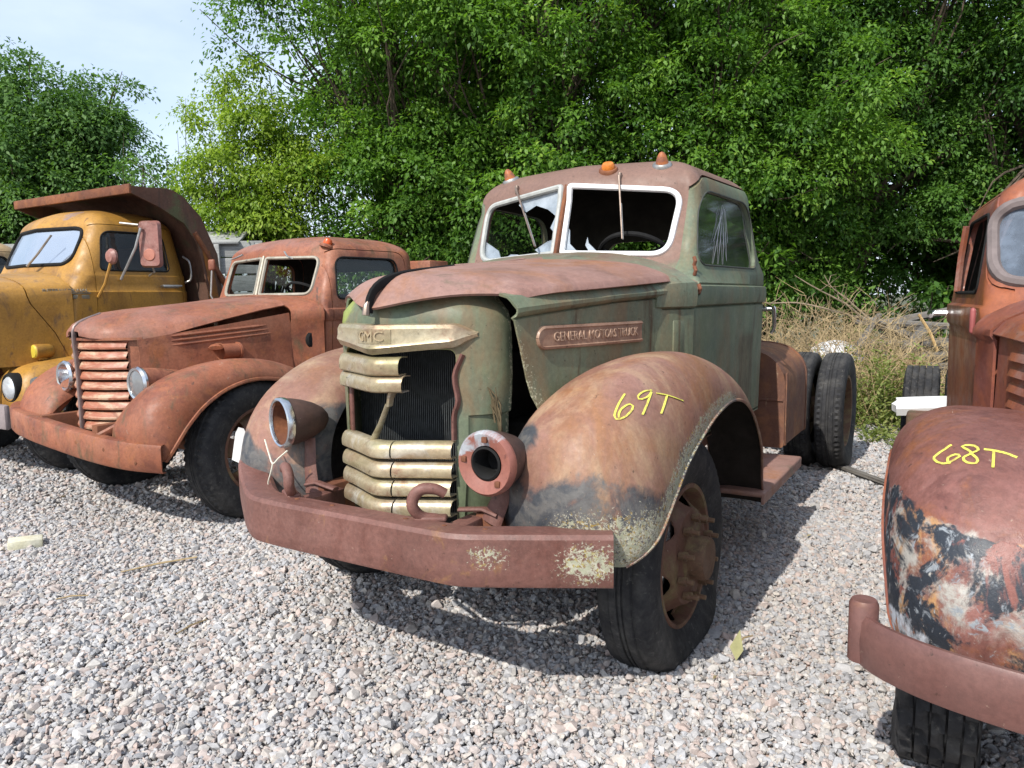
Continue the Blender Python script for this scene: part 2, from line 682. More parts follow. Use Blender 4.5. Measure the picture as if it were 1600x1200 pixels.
def make_wheel(parent, c, side, R=.475, wd=.25, rim=None, tyre=M_TYRE, flat=0.0, studs=10, dish='out', steer=0.0, seg=64, lug=.013, blocks=False, hub=None):
    """wheel > tyre, rim, hub, wheel_stud ...; side = +1 faces truck-left"""
    w = bpy.data.objects.new('wheel', None)
    COL.objects.link(w)
    w.parent = parent
    w.location = c
    w.rotation_euler = (0, 0, steer)
    h = wd / 2
    rb = R * .60
    prof = [(rb, -h * .70), (rb + .012, -h * .80), (R * .74, -h * .97), (R * .84, -h * 1.0), (R * .93, -h * .93), (R * .975, -h * .80), (R * .992, -h * .62), (R * .995, -h * .45), (R * .985, -h * .40), (R, -h * .36), (R, -h * .13), (R * .985, -h * .11), (R * .985, -h * .06), (R, -h * .04)]
    prof = prof + [(r, -a) for (r, a) in prof[::-1]]
    if blocks:
        prof = []
        e = [-1, -.78, -.62, -.58, -.30, -.26, .0, .04, .30, .34, .62, .66, .86, 1.0]
        prof = [(rb, -h * .70), (rb + .012, -h * .80), (R * .74, -h * .97), (R * .84, -h), (R * .93, -h * .95), (R * .985, -h * .88)]
        for a0, a1 in ((-.86, -.56), (-.50, -.20), (-.14, .16), (.22, .52), (.58, .86)):
            prof += [(R, h * a0), (R, h * (a0 + a1) / 2), (R, h * a1), (R - .016, h * (a1 + .01)), (R - .016, h * (a1 + .05))]
        prof += [(R * .985, h * .9), (R * .93, h * .95), (R * .84, h), (R * .74, h * .97), (rb + .012, h * .80), (rb, h * .70)]
    def wob(k, r, a):
        if blocks:
            band = int((a / h + 1) * 2.6)
            return -.024 if r > R * .97 and (k + band * 3) % 6 in (0, 1) else 0
        if r > R * .90 and abs(a) > h * .44:
            return -lug if k % 2 else 0.0
        return 0.0
    mb = MB().lathe(prof, (0, 0, 0), 'x', seg * 2 if not blocks else 120, wob)
    if flat:
        v = np.array(mb.v)
        zmin = -R + flat
        low = smooth01(-v[:, 2], R - flat - .16, R - flat)
        v[:, 0] *= 1 + .22 * low * (np.hypot(v[:, 1], v[:, 2]) < R * .97)
        under = v[:, 2] < zmin
        v[under, 2] = zmin + (v[under, 2] - zmin) * .06
        v[:, 2] = np.where(under, v[:, 2], v[:, 2])
        mb.v = [tuple(q) for q in v]
    obj('tyre', mb, tyre, w, 50)
    # rim with hand holes
    s = side
    if dish == 'out':
        rp = [(rb + .012, h * .72), (rb + .004, h * .80), (rb - .012, h * .78), (rb - .020, h * .55), (rb - .028, h * .30), (R * .50, h * .36), (R * .43, h * .70), (R * .40, h * .92), (R * .30, h * 1.0), (R * .20, h * 1.0)]
    else:
        rp = [(rb + .012, h * .72), (rb + .004, h * .80), (rb - .012, h * .78), (rb - .022, h * .3), (rb - .030, -h * .25), (R * .50, -h * .35), (R * .40, -h * .45), (R * .30, -h * .45), (R * .2, -h * .45)]
    mb = MB()
    g = []
    for r, a in rp:
        g.append([(s * a, r * math.cos(2 * math.pi * k / 60), r * math.sin(2 * math.pi * k / 60)) for k in range(60)])
    g2 = [[(x - s * .008, y, z) for (x, y, z) in row] for row in g]
    mb.grid(np.array(g + g2[::-1]), cu=True, cv=True)
    me = mb.mesh('rim', True)
    cut = MB()
    for k in range(6):
        t = 2 * math.pi * (k + .3) / 6
        cy, cz = R * .485 * math.cos(t), R * .485 * math.sin(t)
        pts = [(cy + .060 * math.cos(q) * -math.sin(t) - .036 * math.sin(q) * math.cos(t) * -1, cz + .060 * math.cos(q) * math.cos(t) + .036 * math.sin(q) * math.sin(t)) for q in np.linspace(0, 2 * math.pi, 16, endpoint=False)]
        cut.prism(pts, -.3, .3, 'x')
    me = boolean(me, cut.mesh('c', True))
    obj('rim', me, rim, w, 40)
    xa = rp[-1][1]
    hubm = MB().lathe([(.001, s * (xa + .075)), (R * .17, s * (xa + .07)), (R * .185, s * (xa + .055)), (R * .185, s * (xa + .01)), (R * .23, s * xa), (R * .23, s * (xa - .05))], (0, 0, 0), 'x', 28)
    obj('hub', hubm, hub or rim, w, 40)
    st = None
    for k in range(studs):
        t = 2 * math.pi * (k + .5) / studs
        y, z = R * .34 * math.cos(t), R * .34 * math.sin(t)
        if st is None:
            m = MB().lathe([(.017, 0), (.017, .016), (.019, .018), (.019, .032), (.011, .034), (.010, .060), (.001, .061)], (0, 0, 0), 'x', 8)
            if s < 0:
                m.v = [(-a, b, c_) for a, b, c_ in m.v]
            st = obj('wheel_stud', m, hub or rim, w, 30)
            o = st
        else:
            o = st.copy()
            COL.objects.link(o)
        o.location = (s * (h * .98 if dish == 'out' else -h * .45), y, z)
    return w


def paint_zone(m, f):
    co = np.empty(len(m.vertices) * 3, np.float32)
    m.vertices.foreach_get('co', co)
    z = f(co.reshape(-1, 3))
    ca = m.color_attributes.get('zone') or m.color_attributes.new('zone', 'FLOAT_COLOR', 'POINT')
    ca.data.foreach_set('color', np.c_[z, np.ones(len(z))].astype(np.float32).ravel())
# ------------------------------------------------------------------ ground
def ground_material():
    k = NT('gravel_bed')
    cell = k.n.new('ShaderNodeTexVoronoi')
    k.l.new(k.coord(), cell.inputs['Vector'])
    cell.inputs['Scale'].default_value = 30
    sp = k.n.new('ShaderNodeSeparateColor')
    k.l.new(cell.outputs['Color'], sp.inputs[0])
    c = k.mix(k.step(sp.outputs[0], .2, .8), (.29, .295, .31), (.40, .385, .37))
    c = k.mix(k.step(sp.outputs[1], .6, .75), c, (.40, .29, .24))
    c = k.mix(k.step(cell.outputs['Distance'], .35, .75), c, (.20, .195, .19))
    far = k.noise(.35, 4, .6)
    soil = k.mix(k.step(k.noise(6, 6, .7), .35, .7), (.10, .085, .055), (.07, .10, .035))
    geo = k.n.new('ShaderNodeNewGeometry')
    sx = k.n.new('ShaderNodeSeparateXYZ')
    k.l.new(geo.outputs['Position'], sx.inputs[0])
    edge = k.math('ADD', sx.outputs[1], k.math('MULTIPLY', far, 2.5))
    c = k.mix(k.step(edge, 11.2, 12.6), c, soil)
    k.put(k.p.inputs['Base Color'], c)
    k.p.inputs['Roughness'].default_value = .9
    k.bump(k.math('MULTIPLY', cell.outputs['Distance'], -1.0), .9, .02)
    return k.m


def rise(x, y):
    """low bank of gravel round the far front wheel of the green truck"""
    return .075 * np.exp(-(((x + .95) / .50) ** 2 + ((y - 3.85) / .60) ** 2))


gx = np.concatenate([[-400, -120, -40, -16], np.linspace(-8, 8, 81), [16, 40, 120, 400]])
gy = np.concatenate([[-400, -100, -20], np.linspace(-4, 12, 81), [20, 28, 60, 150, 500]])
gmb = MB()
gmb.grid([[(x, y, -.012 + float(rise(x, y))) for y in gy] for x in gx])
structure('ground', gmb, ground_material())


def gravel():
    """crushed stone: every stone a convex chip instanced on scattered points"""
    pts = []
    def patch(x0, x1, y0, y1, s, keep):
        X, Y = np.meshgrid(np.arange(x0, x1, s), np.arange(y0, y1, s))
        p = np.c_[X.ravel(), Y.ravel()] + rng.uniform(-s * .62, s * .62, (X.size, 2))
        return p[keep(p)]
    def wedge(p, lo, hi):
        return (p[:, 1] >= lo) & (p[:, 1] < hi) & (np.abs(p[:, 0]) < p[:, 1] * .80 + .5)
    a = patch(-4.6, 4.6, .9, 5.0, .0180, lambda p: wedge(p, .9, 5.0))
    b = patch(-7.5, 7.5, 5.0, 8.6, .0245, lambda p: wedge(p, 5.0, 8.6))
    d = patch(-9.5, 9.5, 8.6, 12.3, .040, lambda p: wedge(p, 8.6, 11.3 + .9 * np.sin(p[:, 0] * 1.3) + .5 * np.sin(p[:, 0] * 3.1)))
    fin = patch(-4.6, 4.6, .9, 5.2, .0150, lambda p: wedge(p, .9, 5.2))
    big = patch(-6.0, 6.0, .9, 7.5, .085, lambda p: wedge(p, .9, 7.5))
    P = np.vstack([a, b, d, fin, big])
    n = len(P)
    base = np.concatenate([np.full(len(a), .0136), np.full(len(b), .0152), np.full(len(d), .019), np.full(len(fin), .0068), np.full(len(big), .0170)])
    size = base * np.exp(rng.normal(0, .30, n))
    sc = np.c_[size * rng.uniform(.8, 1.35, n), size * rng.uniform(.7, 1.0, n), size * rng.uniform(.45, .85, n)]
    und = .010 * np.sin(P[:, 0] * 2.1 + .7) * np.sin(P[:, 1] * 1.7) + .007 * np.sin(P[:, 0] * 5.3 + P[:, 1] * 3.9)
    z = und + rise(P[:, 0], P[:, 1]) + rng.uniform(-.004, .013, n) + np.concatenate([np.zeros(n - len(big)), rng.uniform(.004, .016, len(big))])
    me = bpy.data.meshes.new('gravel')
    me.vertices.add(n)
    me.vertices.foreach_set('co', np.c_[P, z].astype(np.float32).ravel())
    def at(nm, typ, arr, key):
        A = me.attributes.new(nm, typ, 'POINT')
        A.data.foreach_set(key, np.ascontiguousarray(arr).ravel())
    at('rot', 'FLOAT_VECTOR', np.c_[rng.normal(0, .45, n), rng.normal(0, .45, n), rng.uniform(0, 6.28, n)].astype(np.float32), 'vector')
    at('scl', 'FLOAT_VECTOR', sc.astype(np.float32), 'vector')
    at('tint', 'FLOAT', rng.uniform(0, 1, n).astype(np.float32), 'value')
    pn_ = hash_noise(np.c_[P, P[:, :1] * 0], 1.1, 31) + .6 * hash_noise(np.c_[P, P[:, :1] * 0], 3.3, 32)
    at('lum', 'FLOAT', np.clip(rng.uniform(0, 1, n) * .75 + .125 + .16 * pn_, 0, 1).astype(np.float32), 'value')
    at('vid', 'INT', rng.integers(0, 8, n).astype(np.int32), 'value')
    k = NT('crushed_stone')
    t, l = k.attr('tint', 'INSTANCER'), k.attr('lum', 'INSTANCER')
    c = k.n.new('ShaderNodeValToRGB')
    c.color_ramp.interpolation = 'CONSTANT'
    els = [(0, (0.386, 0.393, 0.413)), (0.22, (0.438, 0.438, 0.448)), (0.4, (0.472, 0.413, 0.389)), (0.53, (0.483, 0.469, 0.455)), (0.67, (0.448, 0.403, 0.386)), (0.77, (0.497, 0.462, 0.427)), (0.85, (0.462, 0.382, 0.351)), (0.89, (0.334, 0.335, 0.351)), (0.94, (0.531, 0.521, 0.514))]
    e = c.color_ramp.elements
    while len(e) < len(els):
        e.new(.5)
    for q, (p_, cc) in zip(e, els):
        q.position = p_
        q.color = (*cc, 1)
    k.l.new(t, c.inputs[0])
    col = k.mix(1.0, c.outputs[0], k.mix(l, (.79, .775, .755), (1.06, 1.04, 1.015)), 'MULTIPLY')
    col = k.mix(1.0, col, k.mix(k.step(k.noise(2.5, 6, .7), .3, .7), (.84, .84, .84), (1.14, 1.13, 1.12)), 'MULTIPLY')
    k.put(k.p.inputs['Base Color'], col)
    k.p.inputs['Roughness'].default_value = .82
    k.p.inputs['Specular IOR Level'].default_value = .25
    g = bpy.data.node_groups.new('gravel_chips', 'GeometryNodeTree')
    g.interface.new_socket('Geometry', in_out='INPUT', socket_type='NodeSocketGeometry')
    g.interface.new_socket('Geometry', in_out='OUTPUT', socket_type='NodeSocketGeometry')
    N, L = g.nodes, g.links
    gi, go = N.new('NodeGroupInput'), N.new('NodeGroupOutput')
    jn = N.new('GeometryNodeJoinGeometry')
    for v in range(8):
        pn = N.new('GeometryNodePoints')
        pn.inputs['Count'].default_value = 17
        rv = N.new('FunctionNodeRandomValue')
        rv.data_type = 'FLOAT_VECTOR'
        rv.inputs[0].default_value = (-1, -1, -1)
        rv.inputs[1].default_value = (1, 1, 1)
        rv.inputs['Seed'].default_value = v * 7 + 3
        nv = N.new('ShaderNodeVectorMath')
        nv.operation = 'NORMALIZE'
        L.new(rv.outputs[0], nv.inputs[0])
        L.new(nv.outputs[0], pn.inputs['Position'])
        ch = N.new('GeometryNodeConvexHull')
        L.new(pn.outputs[0], ch.inputs[0])
        sm = N.new('GeometryNodeSetMaterial')
        sm.inputs['Material'].default_value = k.m
        L.new(ch.outputs[0], sm.inputs[0])
        ss = N.new('GeometryNodeSetShadeSmooth')
        ss.inputs['Shade Smooth'].default_value = False
        L.new(sm.outputs[0], ss.inputs[0])
        gt = N.new('GeometryNodeGeometryToInstance')
        L.new(ss.outputs[0], gt.inputs[0])
        L.new(gt.outputs[0], jn.inputs[0])
    io = N.new('GeometryNodeInstanceOnPoints')
    def na(nm, typ):
        q = N.new('GeometryNodeInputNamedAttribute')
        q.data_type = typ
        q.inputs[0].default_value = nm
        return [x for x in q.outputs if x.enabled][0]
    L.new(gi.outputs[0], io.inputs['Points'])
    L.new(jn.outputs[0], io.inputs['Instance'])
    io.inputs['Pick Instance'].default_value = True
    L.new(na('vid', 'INT'), io.inputs['Instance Index'])
    L.new(na('rot', 'FLOAT_VECTOR'), io.inputs['Rotation'])
    L.new(na('scl', 'FLOAT_VECTOR'), io.inputs['Scale'])
    L.new(io.outputs[0], go.inputs[0])
    o = bpy.data.objects.new('gravel', me)
    COL.objects.link(o)
    me.materials.append(k.m)
    md = o.modifiers.new('chips', 'NODES')
    md.node_group = g
    o['label'] = 'loose grey and pink crushed stone covering the whole yard'
    o['category'] = 'gravel'
    o['kind'] = 'stuff'


gravel()


# ------------------------------------------------------------------ foliage
def leafmat(name, dark, light, yellow=None, trans=.35):
    k = NT(name)
    k.n.remove(k.p)
    out = k.n['Material Output']
    t = k.attr('tint')
    c = k.mix(k.step(t, 0, 1), dark, light)
    if yellow:
        c = k.mix(k.step(t, .86, .97), c, yellow)
    d = k.n.new('ShaderNodeBsdfDiffuse')
    k.l.new(c, d.inputs[0])
    tr = k.n.new('ShaderNodeBsdfTranslucent')
    k.l.new(k.mix(1.0, c, (1.25, 1.35, .55), 'MULTIPLY'), tr.inputs[0])
    gl = k.n.new('ShaderNodeBsdfGlossy')
    gl.inputs['Roughness'].default_value = .5
    gl.inputs[0].default_value = (.9, .95, .9, 1)
    m1, m2 = k.n.new('ShaderNodeMixShader'), k.n.new('ShaderNodeMixShader')
    m1.inputs[0].default_value = trans
    k.l.new(d.outputs[0], m1.inputs[1])
    k.l.new(tr.outputs[0], m1.inputs[2])
    m2.inputs[0].default_value = .016
    k.l.new(m1.outputs[0], m2.inputs[1])
    k.l.new(gl.outputs[0], m2.inputs[2])
    k.l.new(m2.outputs[0], out.inputs[0])
    return k.m


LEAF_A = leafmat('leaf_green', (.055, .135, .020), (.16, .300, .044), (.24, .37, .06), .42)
LEAF_SHADE = leafmat('leaf_shade_green', (.034, .090, .017), (.100, .210, .036), (.15, .26, .042), .38)  # deeper green, darkened further to put the right-hand shade into the leaves
LEAF_Y = leafmat('leaf_yellow_green', (.12, .21, .020), (.27, .38, .045), (.34, .42, .06), .42)
LEAF_F = leafmat('leaf_far', (.062, .135, .038), (.13, .24, .062), None, .42)
BARK = plain('bark', (.085, .065, .048), .9, 0, .35, 9, .6, .2)
BARKG = plain('grey_twig', (.28, .22, .15), .85, 0, .3, 20, .3, .2)


def leaves_mesh(P, D, Nn, L, Wd, tint, name='crown'):
    """kite leaves: P base, D direction, Nn normal"""
    n = len(P)
    D = D / np.linalg.norm(D, axis=1, keepdims=True)
    Sd = np.cross(D, Nn)
    Sd /= np.linalg.norm(Sd, axis=1, keepdims=True) + 1e-9
    Up = np.cross(Sd, D)
    L, Wd = L[:, None], Wd[:, None]
    mid = P + D * L * .42
    V = np.stack([P, mid + Sd * Wd * .5 + Up * Wd * .18, P + D * L - Up * L * .12, mid - Sd * Wd * .5 + Up * Wd * .18], 1).reshape(-1, 3)
    me = bpy.data.meshes.new(name)
    me.vertices.add(4 * n)
    me.loops.add(4 * n)
    me.polygons.add(n)
    me.vertices.foreach_set('co', V.astype(np.float32).ravel())
    me.loops.foreach_set('vertex_index', np.arange(4 * n, dtype=np.int32))
    me.polygons.foreach_set('loop_start', np.arange(0, 4 * n, 4, dtype=np.int32))
    a = me.attributes.new('tint', 'FLOAT', 'POINT')
    a.data.foreach_set('value', np.repeat(tint, 4).astype(np.float32))
    me.update()
    me.validate()
    return me


def unit(v):
    return v / (np.linalg.norm(v, axis=-1, keepdims=True) + 1e-9)


def crown_leaves(lobes, r, per_m2=16, leaves=34, L=.13, spread=.30, droop=.55, front=None, inner=.12, keep=None):
    """lobes: (centre, radii).  Sprays of leaves sit on the outside of the lobes, fewer deep inside and behind."""
    C, O = [], []
    for c, rad in lobes:
        c, rad = np.array(c, float), np.array(rad, float)
        area = 4 * math.pi * ((rad[0] * rad[1]) ** 1.6 / 3 + (rad[0] * rad[2]) ** 1.6 / 3 + (rad[1] * rad[2]) ** 1.6 / 3) ** (1 / 1.6)
        m = int(area * per_m2)
        d = unit(r.normal(size=(m, 3)))
        d = d[d[:, 2] > -.30 + .25 * r.normal(size=m)]
        m = len(d)
        depth = np.where(r.random(m) < inner, r.uniform(.45, .9, m), r.uniform(.9, 1.08, m))
        bump = 1 + .13 * hash_noise(d * 2.0 + c, 2.2, int(abs(c[0] * 7 + c[2] * 3)) + 1)
        p = c + d * rad * (depth * bump)[:, None]
        ok = r.random(m) < np.where(d[:, 1] > .35, .30, 1.0) * np.where(p[:, 2] > 7.0, .45, 1.0)
        C.append(p[ok])
        O.append(d[ok])
    C, O = np.vstack(C), np.vstack(O)
    ok = C[:, 2] > .15
    if keep is not None:
        ok &= keep(C)
    C, O = C[ok], O[ok]
    m = len(C)
    k = leaves
    ci = np.repeat(np.arange(m), k)
    size = r.uniform(.55, 1.45, m)[ci]
    # each spray is a small drooping dome of leaves held out from the lobe
    ax = unit(O * .75 + np.array([0, 0, .75]) + r.normal(0, .22, (m, 3)))[ci]
    d = unit(r.normal(size=(m * k, 3)) + ax * .95)
    rad = spread * size * r.uniform(.55, 1.05, m * k)
    off = d * rad[:, None] * np.array([1.15, 1.15, .85])
    tail = r.random(m * k) < .14
    off[tail] += (unit(O * .9 + np.array([0, 0, -droop]))[ci] * (spread * size * r.uniform(.4, 1.5, m * k))[:, None])[tail]
    P = C[ci] + off
    D = unit(d * .8 + r.normal(0, .42, (m * k, 3)) + np.array([0, 0, -droop]))
    Nn = unit(d * .9 + np.array([0, -.10, .55]) + r.normal(0, .24, (m * k, 3)))
    LL = L * r.uniform(.65, 1.25, m * k)
    tint = np.clip(r.uniform(0, 1, m)[ci] * .72 + r.random(m * k) * .28 + r.normal(0, .08, m * k), 0, 1)
    return leaves_mesh(P, D, Nn, LL, LL * r.uniform(.42, .62, m * k), tint)


def branchy(base, tips, r0, r, wig=.10):
    mb = MB()
    b = np.array(base, float)
    top = np.mean([t for t in tips], axis=0)
    fork = b + (top - b) * np.array([.35, .35, .45])
    pts = spline([b, b * .55 + fork * .45 + r.normal(0, wig, 3) * [1, 1, 0], fork, fork * .45 + top * .55 + r.normal(0, wig, 3)], 12)
    mb.tube(pts, np.linspace(r0, r0 * .45, 12), 9)
    for t in tips:
        t = np.array(t, float)
        i = r.integers(4, 9)
        s = pts[i]
        m1 = s * .6 + t * .4 + np.array([0, 0, .25]) + r.normal(0, wig * 2, 3)
        q = spline([s, m1, t], 9)
        mb.tube(q, np.linspace(r0 * .42, r0 * .07, 9), 6)
        for _ in range(3):
            e = t + r.normal(0, .38, 3)
            mb.tube(spline([q[5], (q[5] + e) / 2 + r.normal(0, .15, 3), e], 6), np.linspace(r0 * .14, r0 * .03, 6), 5)
    return mb


def tree(name, label, base, lobes, leaf, seed, group, r0=.16, **kw):
    r = np.random.default_rng(seed)
    t = empty(name, label, 'tree', base, 0, group)
    b = np.array(base, float)
    L = [(np.array(c, float) - b, rad) for c, rad in lobes]
    obj('crown', crown_leaves(L, r, **kw), leaf, t, 0)
    tips = [c + r.normal(0, .2, 3) for c, rad in L]
    obj('trunk', branchy((0, 0, -.1), tips, r0, r), BARK, t, 60)
    return t


def blob(x, y, z, rx, ry, rz, n, r):
    """one big lobe broken into n smaller ones"""
    out = []
    for _ in range(n):
        d = unit(r.normal(size=3))
        d[1] = -abs(d[1]) if r.random() < .72 else d[1]
        q = r.uniform(.35, 1.0)
        f = r.uniform(.26, .44)
        h = min(rx, ry) * f
        out.append(((x + d[0] * rx * q, y + d[1] * ry * q, z + d[2] * rz * q), (h * 1.15, h * 1.1, h * r.uniform(.75, 1.1))))
    return out
# ------------------------------------------------------------------ trees
def skirt(x, y, rx, n, r):
    return [((x + r.uniform(-rx, rx), y + r.uniform(-1.0, .5), r.uniform(.9, 2.9)), (r.uniform(.6, .9), .6, r.uniform(.5, .8))) for _ in range(n)]


def plant_trees():
    r = np.random.default_rng(21)
    grp = 'broadleaf trees behind the trucks'
    spec = [
        (-1.45, 12.4, 5.7, 2.0, 2.1, 4.6, 54, LEAF_A, 'tall dense green tree behind the red truck cab, beside the yellow-green tree'),
        (0.4, 12.0, 5.3, 2.3, 2.1, 4.6, 48, LEAF_A, 'dense green tree rising behind the hood of the green truck'),
        (3.1, 12.2, 5.4, 2.3, 2.1, 4.5, 48, LEAF_A, 'dense green tree rising directly behind the green truck cab'),
        (6.1, 12.9, 5.9, 2.4, 1.9, 4.0, 46, LEAF_SHADE, 'dense green tree behind the dry brush pile'),
        (9.0, 12.4, 5.8, 2.5, 2.2, 4.4, 46, LEAF_SHADE, 'dark green tree behind the lumber heap and maroon truck'),
        (12.4, 12.2, 5.4, 2.6, 2.0, 4.6, 30, LEAF_SHADE, 'rightmost dark green tree beyond the maroon truck cab'),
    ]
    for i, (x, y, z, rx, ry, rz, n, lf, lab) in enumerate(spec):
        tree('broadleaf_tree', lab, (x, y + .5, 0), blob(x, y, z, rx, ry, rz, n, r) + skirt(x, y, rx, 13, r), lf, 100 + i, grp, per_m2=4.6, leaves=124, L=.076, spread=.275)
    for i, (x, y) in enumerate([(-1.2, 15.8), (2.2, 16.2), (5.6, 16.4), (9.2, 16.2), (13.4, 16.0)]):
        lab = ['shaded tree in the second row, behind the left end of the tree line', 'shaded tree in the second row behind the green truck cab', 'shaded tree in the second row behind the brush pile',
               'shaded tree in the second row behind the lumber heap', 'shaded tree in the second row at the far right'][i]
        tree('broadleaf_tree', lab, (x, y, 0), blob(x, y, 4.9, 2.7, 2.0, 4.9, 40, r) + skirt(x, y, 2.4, 14, r), LEAF_SHADE, 140 + i, grp, per_m2=4.0, leaves=46, L=.15, spread=.42)
    tree('locust_tree', 'airy yellow-green tree between the red truck and the far left tree', (-3.75, 12.0, 0),
         blob(-3.75, 11.75, 2.95, 1.1, .9, 1.5, 40, r) + [((-4.4, 11.7, 4.4), (.32, .3, .40)), ((-4.7, 11.7, 3.9), (.3, .3, .3)), ((-3.9, 11.7, 4.6), (.3, .3, .4)), ((-4.5, 11.7, 2.0), (.7, .6, .6)), ((-3.6, 11.7, 1.8), (.7, .6, .7))], LEAF_Y, 160, None, r0=.06, per_m2=17, leaves=72, L=.066, spread=.22, inner=.3, droop=.8)
    tree('cottonwood_tree', 'large rounded green tree standing far away at the left edge', (-14.4, 24.0, 0),
         blob(-14.6, 24, 5.5, 3.2, 2.4, 3.2, 60, r) + [((-13.2, 23.6, 4.4), (1.1, 1.0, 1.2)), ((-16.8, 23.6, 4.0), (1.3, 1.0, 1.6)), ((-12.9, 23.6, 3.2), (1.0, .8, .8))], LEAF_F, 161, None, r0=.3, per_m2=5.0, leaves=84, L=.14, spread=.45, inner=.35)
    for i, (x, y, z, rx, rz, lab) in enumerate([(-10.2, 21.0, 2.8, 1.7, 2.4, 'low green bushy tree right of the large far left tree'), (-7.9, 17.5, 3.0, .95, 2.3, 'slim green bush behind the dump truck body'), (-18.5, 22.0, 3.0, 2.2, 3.0, 'bushy tree at the far left edge behind the tan truck')]):
        tree('bushy_tree', lab, (x, y, 0), blob(x, y, z, rx, 1.2, rz, 24, r), LEAF_F, 170 + i, 'bushy trees in the left distance', r0=.1, per_m2=4.2, leaves=50, L=.12, spread=.33)


plant_trees()
# yellow marker strokes, in truck coordinates
F69 = [[(0.823, -0.36, 1.112), (0.823, -0.412, 1.084), (0.826, -0.451, 1.057), (0.832, -0.463, 1.044), (0.843, -0.454, 1.04), (0.855, -0.425, 1.048), (0.861, -0.388, 1.065), (0.857, -0.374, 1.078), (0.847, -0.385, 1.081), (0.837, -0.417, 1.071), (0.836, -0.441, 1.056), (0.841, -0.451, 1.044)], [(0.877, -0.251, 1.115), (0.864, -0.285, 1.115), (0.857, -0.321, 1.105), (0.86, -0.335, 1.095), (0.87, -0.321, 1.092), (0.879, -0.282, 1.1), (0.878, -0.253, 1.113), (0.882, -0.281, 1.097), (0.886, -0.326, 1.069), (0.888, -0.364, 1.046)], [(0.89, -0.239, 1.104), (0.911, -0.19, 1.093), (0.927, -0.147, 1.079), (0.94, -0.104, 1.064)], [(0.911, -0.19, 1.093), (0.916, -0.232, 1.066), (0.92, -0.275, 1.039)]]

# ------------------------------------------------------------------ green truck
GREEN = (.138, .163, .112)
RUSTY = (.235, .112, .075)
M_GREEN = worn('faded_green_paint', GREEN, [
    ((.10, .125, .085), 9, .57, .12, (1, 1, .22), None),
    ((.155, .175, .115), 6, .60, .14, (1, 1, .30), None),
    ((.13, .160, .092), 1.6, .52, .16, None, None),
    ((.085, .120, .085), 2.6, .60, .12, None, None),
    ((.17, .125, .07), 3.2, .56, .11, (1, 1, .28), None),
    ((.075, .045, .022), 5.5, .63, .06, (1.4, 1.4, .16), None),
    ((.185, .108, .082), 4, .52, .20, None, 0),
    ((.40, .39, .27), 95, .53, .05, None, 1, 4),
    ((.24, .28, .07), 6, .52, .16, None, 2),
], .58, .4, .18)
M_DOOR = worn('stained_green_door', GREEN, [
    ((.10, .125, .085), 9, .57, .12, (1, 1, .22), None),
    ((.155, .175, .115), 6, .60, .14, (1, 1, .30), None),
    ((.13, .160, .092), 1.6, .52, .16, None, None),
    ((.085, .120, .085), 2.6, .60, .12, None, None),
    ((.17, .125, .07), 3.2, .56, .11, (1, 1, .28), None),
    ((.075, .045, .022), 5.5, .63, .06, (1.4, 1.4, .16), None),
    ((.185, .108, .082), 4, .52, .20, None, 0),
    ((.40, .39, .27), 95, .53, .05, None, 1, 4),
    ((.085, .072, .042), 14, .52, .16, (1.6, 1.6, .14), 2),
], .58, .4, .18)
M_HOOD = worn('rusted_hood', (.235, .125, .098), [
    ((.16, .085, .065), 7, .58, .12, None, None),
    ((.33, .215, .18), 5, .62, .12, None, None),
    ((.30, .175, .145), 1.3, .52, .16, None, None),
    ((.30, .135, .065), 2.8, .60, .14, None, None),
    ((.13, .105, .070), 4.5, .66, .10, None, None),
    ((.115, .15, .085), 3.0, .52, .14, None, 0),
    ((.36, .30, .16), 60, .60, .06, None, 1, 3),
], .55, .4, .2)
M_FENDER = worn('rusted_fender', (.226, .112, .078), [
    ((.175, .085, .06), 6, .60, .11, None, None),
    ((.275, .150, .125), 1.5, .53, .14, None, None),
    ((.265, .125, .058), 2.4, .59, .14, None, None),
    ((.37, .25, .155), 4.5, .58, .16, (1, 1, .4), None),
    ((.050, .055, .064), 3.2, .55, .10, None, 0),
    ((.12, .115, .11), 12, .60, .10, None, 0),
    ((.30, .20, .04), 60, .57, .06, None, 1, 4),
    ((.46, .44, .34), 120, .545, .045, None, 1, 5),
    ((.34, .34, .24), 48, .57, .05, None, 1, 5),
], .52, .4, .22)
M_BUMPER = worn('rusted_bumper', (.150, .066, .052), [
    ((.190, .092, .075), 2, .52, .2, (1, 1, 3), None),
    ((.125, .050, .038), 5, .57, .13, (1, 1, .5), None),
    ((.25, .125, .06), 8, .66, .08, None, None),
    ((.09, .042, .034), 16, .68, .07, None, None),
    ((.36, .30, .09), 50, .57, .06, None, 1, 4),
    ((.46, .44, .34), 110, .525, .045, None, 1, 5),
    ((.38, .38, .27), 45, .56, .05, None, 1, 5),
], .52, .4, .3, .22)
M_LAMP = worn('brown_lamp_shell', (.068, .040, .033), [((.10, .055, .042), 5, .54, .14, None, None), ((.065, .035, .028), 10, .6, .1, None, None), ((.36, .34, .12), 60, .54, .05, None, 1, 4)], .55, .4, .25)
M_BRASS = worn('tarnished_grille', (.40, .325, .20), [
    ((.47, .42, .30), 3, .52, .15, None, None),
    ((.27, .17, .10), 3.5, .56, .13, (.5, .5, 1), None),
    ((.24, .135, .085), 8, .62, .08, None, None),
    ((.30, .27, .14), 6, .60, .12, (.4, .4, 2), None),
    ((.55, .53, .48), 5, .64, .1, None, None),
    ((.12, .085, .06), 22, .69, .06, None, None),
], .36, .55, .15, .2)
M_BRASS.node_tree.nodes['Principled BSDF'].inputs['Metallic'].default_value = .35
